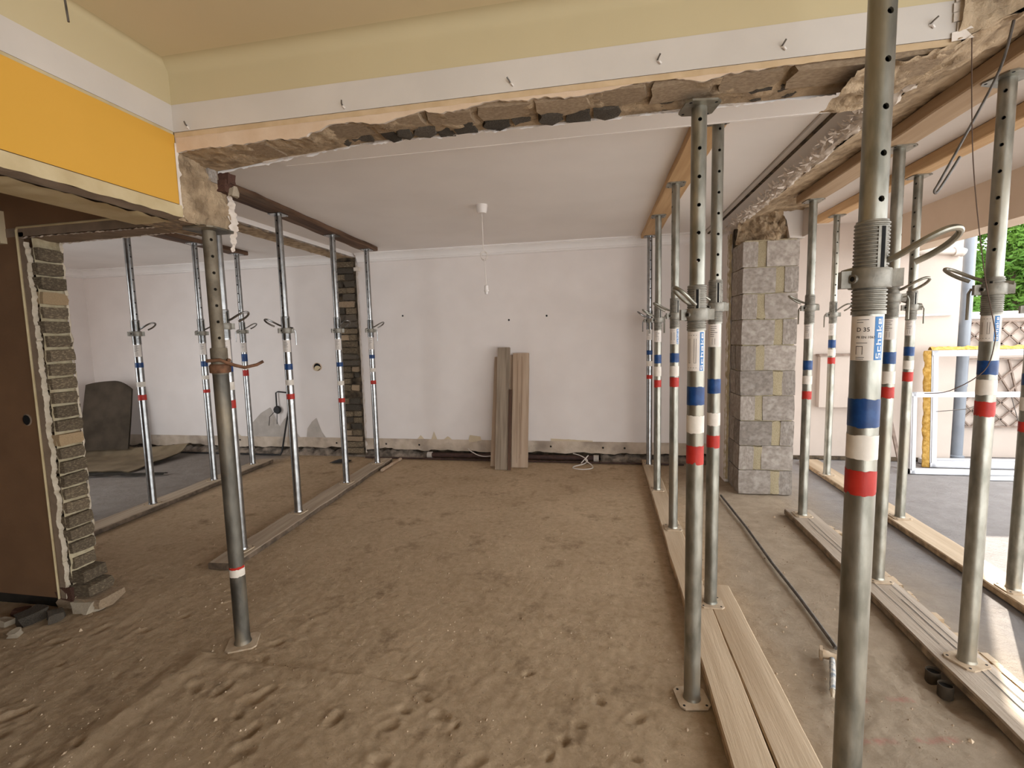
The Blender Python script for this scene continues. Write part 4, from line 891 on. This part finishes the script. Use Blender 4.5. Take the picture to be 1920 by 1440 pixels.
d = Vector((math.cos(A+.2), math.sin(A+.2), 0)); q = Vector((-d.y, d.x, 0))
MB().tube([d*.03+q*-.06+Vector((0, 0, 1.425)), d*.055+q*-.01+Vector((0, 0, 1.428)), d*.05+q*.05+Vector((0, 0, 1.40)), d*.02+q*.10+Vector((0, 0, 1.385)), d*.0+q*.16+Vector((0, 0, 1.395)), d*.0+q*.19+Vector((0, 0, 1.41))], .008, 8).obj('pin', M['rust'], t)
MB().tube([d*-.06+q*.02+Vector((0, 0, 1.425)), d*.05+q*.03+Vector((0, 0, 1.425))], .008, 8).obj('pin_shank', M['rust'], t)
patch(.0349, A-1.3, A+1.3, .36, .408, 12, .004, 3).obj('paint_remnant', M['white_band'], t); patch(.0352, A-1.3, A+1.2, .398, .410, 12, .003, 5).obj('red_remnant', M['red'], t)

# ------------------------------------------------------------------ timbers under the ceilings and planks on the floor
def timber(name, label, cat, a, b, wd, z0, z1, mat, seed=0, rough=.0, n=40, group=None):
    """long board from a to b (xy), slightly wavy; own object space runs along y"""
    a, b = Vector((a[0], a[1], 0)), Vector((b[0], b[1], 0)); L_ = (b-a).length; an = math.atan2(-(b-a).x, (b-a).y)
    mb = MB(); hw = wd/2; hh = (z1-z0); ch = min(.006, hh*.2)
    sec = [(-hw, ch), (-hw, hh-ch), (-hw+ch, hh), (hw-ch, hh), (hw, hh-ch), (hw, ch), (hw-ch, 0), (-hw+ch, 0)]
    for i in range(n+1):
        y = L_*i/n
        for k, (x, z) in enumerate(sec):
            x2 = x+rough*fb(y*2.5, seed+(k < 3 or k == 7)*5, 1)*1.2*(.4 if abs(x) < hw*.9 else 1); z2 = z+(rough*.25*fb(y*3, x*8, seed) if z > hh*.5 and seed >= 0 else 0)
            mb.v.append((x2, y, z2))
    for i in range(n):
        for k in range(8): k2 = (k+1) % 8; mb.f.append((i*8+k, i*8+k2, (i+1)*8+k2, (i+1)*8+k))
    mb.f.append(tuple(range(8))); mb.f.append(tuple(n*8+k for k in reversed(range(8))))
    o = mb.obj(name, M[mat], angle=30); o.location = (a.x, a.y, z0); o.rotation_euler.z = an
    return tag(o, label, cat, group)
HG = 'head timbers under the ceilings'; FG = 'sole planks under the props'
timber('head_timber', 'dark waney head timber above the left prop row under white ceiling', 'timber', (-2.515, 2.56), (-2.655, 5.34), .17, TOPW, ZC-.001, 'wood_dark', -2, .016, group=HG)
timber('head_timber', 'dark head timber in the far left room above the back-left props', 'timber', (-4.07, 2.6), (-4.19, 5.13), .16, TOPW, ZC-.001, 'wood_dark', -5, .012, group=HG)
timber('head_timber', 'orange head timber above the right-hand prop row under white ceiling', 'timber', (.545, 2.56), (.505, 5.56), .165, TOPW, ZC-.001, 'wood_orange', -1, .003, group=HG)
timber('head_timber', 'tan head timber along the broken concrete edge of the terrace', 'timber', (1.54, .3), (1.535, 4.12), .15, 2.455, 2.52, 'wood_tan', -3, .004, group=HG)
timber('head_timber', 'yellow-orange head timber under the terrace roof slab', 'timber', (2.235, .3), (2.225, 5.55), .115, 2.582, ZT-.001, 'wood_orange', -4, .003, group=HG)
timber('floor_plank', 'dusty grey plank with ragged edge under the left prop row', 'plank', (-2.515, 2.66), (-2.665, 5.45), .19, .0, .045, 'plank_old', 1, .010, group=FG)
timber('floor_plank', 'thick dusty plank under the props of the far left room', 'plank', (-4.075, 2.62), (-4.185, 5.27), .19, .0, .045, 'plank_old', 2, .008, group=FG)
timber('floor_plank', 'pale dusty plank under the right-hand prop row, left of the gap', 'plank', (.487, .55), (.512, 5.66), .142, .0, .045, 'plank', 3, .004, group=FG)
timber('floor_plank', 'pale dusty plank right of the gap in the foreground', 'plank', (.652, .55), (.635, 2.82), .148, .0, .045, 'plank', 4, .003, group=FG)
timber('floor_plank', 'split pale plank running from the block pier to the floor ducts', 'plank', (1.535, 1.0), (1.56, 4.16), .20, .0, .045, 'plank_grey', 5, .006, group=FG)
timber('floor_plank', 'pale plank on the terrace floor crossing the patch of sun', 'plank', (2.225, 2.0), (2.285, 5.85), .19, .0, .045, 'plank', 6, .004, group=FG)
def cracks(o, rows, top):
    b = MB()
    for x0, y0, y1, w_ in rows:
        n = 16; pts = [(x0+.006*fb(y0+(y1-y0)*i/n*3, x0*40, 1), y0+(y1-y0)*i/n) for i in range(n+1)]
        for (xa, ya), (xb, yb) in zip(pts, pts[1:]):
            k = w_*.5*(1 if 0 < pts.index((xa, ya)) < n-1 else .4); b.add([(xa-k, ya, top), (xa+k, ya, top), (xb+k, yb, top), (xb-k, yb, top)], [(0, 1, 2, 3)])
    return b.obj('crack', M['hole'], o, smooth=False)
for o in list(COL.objects):
    if o.name.startswith('floor_plank') and 'split pale' in o.get('label', ''):
        cracks(o, ((.02, .2, 1.9, .004), (.055, .9, 2.4, .003), (-.03, 1.3, 2.9, .003), (.0, 2.2, 3.1, .003)), .0475)
rb = MB()
for i in range(120):
    y = random.uniform(1.5, 3.9); s = random.uniform(.005, .016); x = 1.67+random.uniform(.0, .03); rb.box(x-s, x+s, y-s*2, y+s*2, -.005, s*1.1)
tag(rb.obj('debris_strip', M['plank'], smooth=False), 'strip of crumbled mortar along the split plank', 'debris', kind='stuff')

# ------------------------------------------------------------------ boards leaning at the back wall
def leaning(name, label, x0, x1, yb, h, th, mat, lean=.045, slant=0, notch=None):
    b = MB(); n = 14
    for i in range(n+1):
        z = h*i/n
        for x, y in ((x0+.004*fb(z*3, x0, 1), 0), (x1+.004*fb(z*3, x1, 2), 0), (x1+.004*fb(z*3, x1, 2), th), (x0+.004*fb(z*3, x0, 1), th)): b.v.append((x-(x0+x1)/2+slant*z, y, z))
    for i in range(n):
        for k in range(4): k2 = (k+1) % 4; b.f.append((i*4+k, i*4+k2, (i+1)*4+k2, (i+1)*4+k))
    b.f += [(3, 2, 1, 0), (n*4, n*4+1, n*4+2, n*4+3)]
    o = b.obj(name, M[mat], smooth=False); o.location = ((x0+x1)/2, yb, 0); o.rotation_euler.x = -lean
    return tag(o, label, 'board', 'offcuts leaning on the back wall')
leaning('leaning_board', 'wide pale board with long cracks, rightmost of the leaning boards', -1.045, -.855, 5.34, 1.34, .045, 'board_light', .21)
leaning('leaning_board', 'weathered grey-brown board, tallest of the leaning boards', -1.215, -1.07, 5.23, 1.42, .045, 'board_grey', .225)
leaning('leaning_board', 'thin pale board behind the tall weathered board on its left', -1.30, -1.155, 5.36, 1.30, .03, 'board_light', .215, .02)
leaning('leaning_board', 'short dark brown slat between the two front boards', -1.064, -1.035, 5.22, .92, .03, 'board_brown', .21)
leaning('leaning_board', 'narrow board in the gap behind the tall weathered board', -1.115, -1.05, 5.38, 1.32, .025, 'board_light', .215)

for o in list(COL.objects):
    if o.get('label', '').startswith('wide pale board'):
        b = MB()
        for x0, z0, z1 in ((-.035, .05, 1.25), (.012, .15, 1.3), (-.005, .1, .75)):
            pts = [(x0+.006*fb(z*2, x0*50, 3), z) for z in [z0+(z1-z0)*k/14 for k in range(15)]]
            for (xa, za), (xb, zb3) in zip(pts, pts[1:]): b.add([(xa-.0012, -.0006, za), (xa+.0012, -.0006, za), (xb+.0012, -.0006, zb3), (xb-.0012, -.0006, zb3)], [(0, 1, 2, 3)])
        b.obj('crack', M['board_brown'], o, smooth=False)
# ------------------------------------------------------------------ pendant flex
pd = thing('pendant_flex', 'white ceiling rose with a knotted flex and empty lampholder', 'pendant', (-.968, 3.955, ZC))
MB().lathe([(.047, 0), (.047, -.008), (.042, -.05), (.036, -.068), (.012, -.072)], 20).obj('ceiling_rose', M['white_plastic'], pd)
cpts = [(0, 0, -.07), (.002, 0, -.2), (.004, 0, -.36)]
MB().tube(cpts, .003, 6).obj('flex', M['cord_white'], pd)
kn = [(.004+.028*math.cos(a), .01*math.sin(2*a), -.40+.032*math.sin(a)) for a in [i*.45 for i in range(0, 30)]]; kn = [(x+.002*i*.0, y+.001*i, z-.0006*i) for i, (x, y, z) in enumerate(kn)]
MB().tube(kn, .0032, 6).obj('flex_knot', M['cord_white'], pd)
MB().tube([(.010, 0, -.43), (.016, 0, -.55), (.02, 0, -.655)], .003, 6).obj('flex', M['cord_white'], pd)
MB().lathe([(.006, -.65), (.016, -.655), (.017, -.69), (.02, -.693), (.02, -.70), (.014, -.705), (.012, -.725)], 14, .02, 0).obj('lampholder', M['white_plastic'], pd)

# ------------------------------------------------------------------ wires, rod, hammer, ducts
hk = MB().tube(smooth_path([(1.40, 1.90, 2.62), (1.305, 1.90, 2.56), (1.292, 1.9, 2.47), (1.262, 1.9, 2.32), (1.18, 1.9, 2.13), (1.11, 1.9, 1.98), (1.098, 1.9, 1.955), (1.105, 1.9, 1.948), (1.13, 1.9, 1.99), (1.166, 1.9, 2.058)]), .0042, 8).obj('hooked_wire', M['wire']); tag(hk, 'bent iron wire hook hanging from the broken concrete corner', 'wire')
st = MB().tube(smooth_path([(x*.955, y-.075, H+(z-H)*.955) for x, y, z in ((1.185, 1.9, 2.47), (1.188, 1.9, 2.378), (1.212, 1.9, 2.04), (1.262, 1.9, 1.70), (1.305, 1.9, 1.50), (1.31, 1.9, 1.44), (1.285, 1.9, 1.345), (1.20, 1.92, 1.275), (1.14, 1.95, 1.262))]), .0016, 5).obj('hanging_string', M['thin_wire']); tag(st, 'thin brown string dangling in front of the right edge prop', 'string')
cwire = MB().tube([(-1.56, 1.25, ZN), (-1.548, 1.25, 2.55), (-1.541, 1.25, 2.457)], .003, 6).obj('ceiling_wire', M['wire']); tag(cwire, 'short wire end hanging from the cream ceiling at upper left', 'wire')
rod = MB().tube([(1.058, 4.55, .012), (1.072, 3.8, .012), (1.066, 3.2, .012), (1.075, 2.8, .012), (1.072, 2.42, .011), (1.07, 2.36, .010)], .009, 8).obj('floor_conduit', M['wire']); tag(rod, 'thin brown conduit lying along the floor from the block pier', 'conduit')
hm = thing('hammer', 'dusty hammer with a paint-splashed grey handle lying on the floor', 'hammer', (1.01, 2.26, .012), -.35)
MB().tube([(0, 0, .012), (-.005, -.14, .012), (-.01, -.23, .01)], [.011, .0125, .012], 10).obj('handle', M['blue_grey_handle'], hm)
MB().tube([(-.01, -.23, .01), (-.012, -.275, .008)], [.010, .005], 8).obj('handle_end', M['stone'], hm)
MB().lathe([(.016, -.005), (.019, .0), (.019, .03), (.014, .04), (.014, .06), (.012, .07)], 14).obj('head', M['dust_steel'], hm).matrix_local = Matrix.Translation((-.045, .005, .018)) @ Matrix.Rotation(PI/2, 4, 'Y')
MB().prism([(-.028, -.018), (-.016, -.022), (-.016, .022), (-.028, .018)], 'z', .0, .05).obj('head_face', M['dust_steel'], hm).location = (-.02, .004, -.004)
for i, (dx, dy) in enumerate(((1.41, 2.262), (1.405, 2.175))):
    tb = thing('floor_duct', ('open grey plastic duct end in the floor pit, the farther of two', 'open grey plastic duct end in the floor pit, the nearer of two')[i], 'duct', (dx, dy, -.046), 0, 'duct ends beside the split plank')
    MB().lathe([(.027, 0), (.027, .056), (.0245, .056), (.0245, .01)], 20, cap=False).obj('sleeve', M['sheet_dark'], tb); MB().lathe([(.0247, .044), (.0247, .046)], 20).obj('opening', M['hole'], tb)

# ------------------------------------------------------------------ foot of the back wall: pipe, cords, socket cable, carpet
hp = thing('heating_pipe', 'dark brown heating pipe lying in the gap at the foot of the back wall', 'pipe')
MB().tube([(-2.13, 5.66, .045), (-1.2, 5.665, .045), (-.05, 5.66, .045)], .032, 12).obj('pipe', M['brown_pipe'], hp)
for x in (-2.15, -.08): MB().tube([(x-.03, 5.66, .045), (x+.03, 5.66, .045)], .04, 12).obj('pipe_socket', M['grey_plaster'], hp)
o = MB().tube([(-3.0, 5.595, .012), (-1.2, 5.59, .012), (.9, 5.595, .012)], .011, 8).obj('thin_pipe', M['brown_pipe']); tag(o, 'thin brown pipe in front of the thicker heating pipe along the wall', 'pipe')
o = MB().tube(smooth_path([(-1.66, 5.68, .13), (-1.60, 5.62, .11), (-1.48, 5.59, .065), (-1.35, 5.60, .062), (-1.22, 5.62, .10), (-1.15, 5.63, .11)]), .006, 6).obj('white_cord', M['cord_white']); tag(o, 'white cord sagging over the pipe left of the leaning boards', 'cord')
pts = [(-.35, 5.66, .10), (-.26, 5.6, .09), (-.18, 5.55, .05), (-.22, 5.50, .02), (-.32, 5.42, .01), (-.33, 5.34, .01), (-.22, 5.30, .01), (-.12, 5.36, .01), (-.13, 5.46, .02), (-.2, 5.52, .06), (-.17, 5.58, .10), (-.25, 5.48, .03)]
o = MB().tube(smooth_path(pts), .006, 6).obj('coiled_cord', M['cord_white']); tag(o, 'small coil of white cord on the floor right of the leaning boards', 'cord')
sk = thing('socket_cable', 'black round socket dangling on a cable from the back wall, left of the brick column', 'cable')
MB().tube([(-4.28, 5.66, .62), (-4.283, 5.67, .84), (-4.25, 5.67, .855), (-4.12, 5.67, .84), (-4.085, 5.67, .81), (-4.09, 5.67, .7)], .009, 8).obj('cable', M['black_plastic'], sk)
MB().tube([(-4.09, 5.67, .7), (-4.15, 5.665, .45), (-4.215, 5.62, .06), (-4.23, 5.60, .015), (-4.6, 5.62, .012), (-5.3, 5.62, .012), (-5.9, 5.63, .012)], .011, 8).obj('cable', M['black_plastic'], sk)
MB().lathe([(.0, 0), (.05, .002), (.055, .02), (.045, .04)], 16).obj('socket_disc', M['black_plastic'], sk).matrix_local = Matrix.Translation((-4.28, 5.69, .61)) @ Matrix.Rotation(PI/2, 4, 'X')
MB().tube([(-4.3, 5.66, .6), (-4.38, 5.64, .52), (-4.40, 5.64, .40)], .004, 6).obj('loose_core', M['black_plastic'], sk); MB().tube([(-4.28, 5.66, .57), (-4.285, 5.65, .42)], .004, 6).obj('loose_core', M['black_plastic'], sk)
o = MB().grid(lambda u, v: (-6.93+.62*u-.05*v*v*u, 5.15+.15*u+.18*v, .12+.92*v*(1-.14*max(0, u-.6)**2*6*v-.05*(1-u)**4*v)), 16, 12)
o.grid(lambda u, v: (-6.93+.62*u-.05*v*v*u, 5.17+.15*u+.18*v, .12+.92*v*(1-.14*max(0, u-.6)**2*6*v-.05*(1-u)**4*v)), 16, 12, flip=True)
lb = o.obj('leaning_sheet', M['sheet_dark'], recalc=False); tag(lb, 'dark brown sheet leaning in the corner of the far left room', 'sheet')
def carpet(u, v):
    x = -7.1+1.55*u; y = 4.42+.92*v+.22*u; e = abs(v-.5)*2
    return (x, y, .015+.10*max(0, u-.5)*(v)+.07*max(0, .5-u)*v+.09*math.exp(-((v-.95)/.10)**2)+.015*fb(x*3, y*3, 2)+.012)
cp = MB().grid(carpet, 40, 26); cp.grid(lambda u, v: tuple(Vector(carpet(u, v))-Vector((0, 0, .012))), 40, 26, flip=True)
tag(cp.obj('old_underlay', M['sheet_tan'], recalc=False), 'crumpled tan underlay on the floor of the far left room', 'underlay')
o = MB().grid(lambda u, v: (-6.9+1.9*u, 4.24+.07*v+.34*u+.02*fb(u*8, v, 1), .016+.02*math.sin(v*PI)+.006*fb(u*10, v*3, 2)), 40, 4).obj('torn_edge_strip', M['near_black']); tag(o, 'dark torn strip in front of the crumpled underlay', 'strip')
o = MB().grid(lambda u, v: (-3.32+.22*u, 5.28+.12*v+.05*u, .01+.03*math.sin(u*PI)*math.sin(v*PI)+.01*fb(u*4, v*4, 3)), 8, 6).obj('plastic_scrap', M['black_plastic']); tag(o, 'crumpled black scrap on the floor before the brick column', 'scrap')
# rubble by the hall corner and at the plank end
for i, (x, y, s, k) in enumerate(((-3.22, 1.93, .05, 'stone'), (-3.12, 1.98, .09, 'brick_dark'), (-3.0, 2.02, .07, 'brick_dark'), (-3.33, 1.80, .035, 'stone'), (-3.05, 1.86, .04, 'stone'), (-3.26, 2.03, .05, 'rust_clay'))):
    o = link('rubble_piece', BK[k][i % 4], None, (x, y, s*.3), (0, 0, i*1.3), (s*1.3, s, s*.7))
    tag(o, ('pale mortar lump at the dark foot of the hall wall', 'largest dark brick lump at the foot of the brick jamb', 'dark brick bit nearest the brick jamb', 'small pale flake left of the other rubble', 'small pale chip in front of the brick jamb', 'brown clay bit among the rubble at the hall wall')[i], 'rubble', 'rubble at the foot of the brick jamb')
spl = timber('wood_splinter', 'pale split sliver of wood at the far end of the left plank', 'splinter', (-2.50, 5.02), (-2.50, 5.55), .03, .0, .03, 'board_light', 3, .006, n=10)

gr = MB(); rg = random.Random(11)
for i in range(5200):
    y = 1.0+3.2*rg.random()**1.8; x = rg.uniform(-3.4, 1.4); k = rg.random()
    if .40 < x < .74 and y < 2.9 or 1.43 < x < 1.65: continue
    sz = .002+.005*rg.random()**3+(.006 if k > .985 else 0); z = floor_h(x, y)
    P_ = [(x+sz*rg.uniform(.6, 1.3)*math.cos(a), y+sz*rg.uniform(.6, 1.3)*math.sin(a), z-.001) for a in (0, 1.57, 3.14, 4.71)]+[(x+sz*.2, y, z+sz*rg.uniform(.5, 1.1))]
    gr.add(P_, [(0, 1, 4), (1, 2, 4), (2, 3, 4), (3, 0, 4)])
tag(gr.obj('grit', M['grit'], FLOOR, smooth=False, recalc=False), None, kind='stuff')
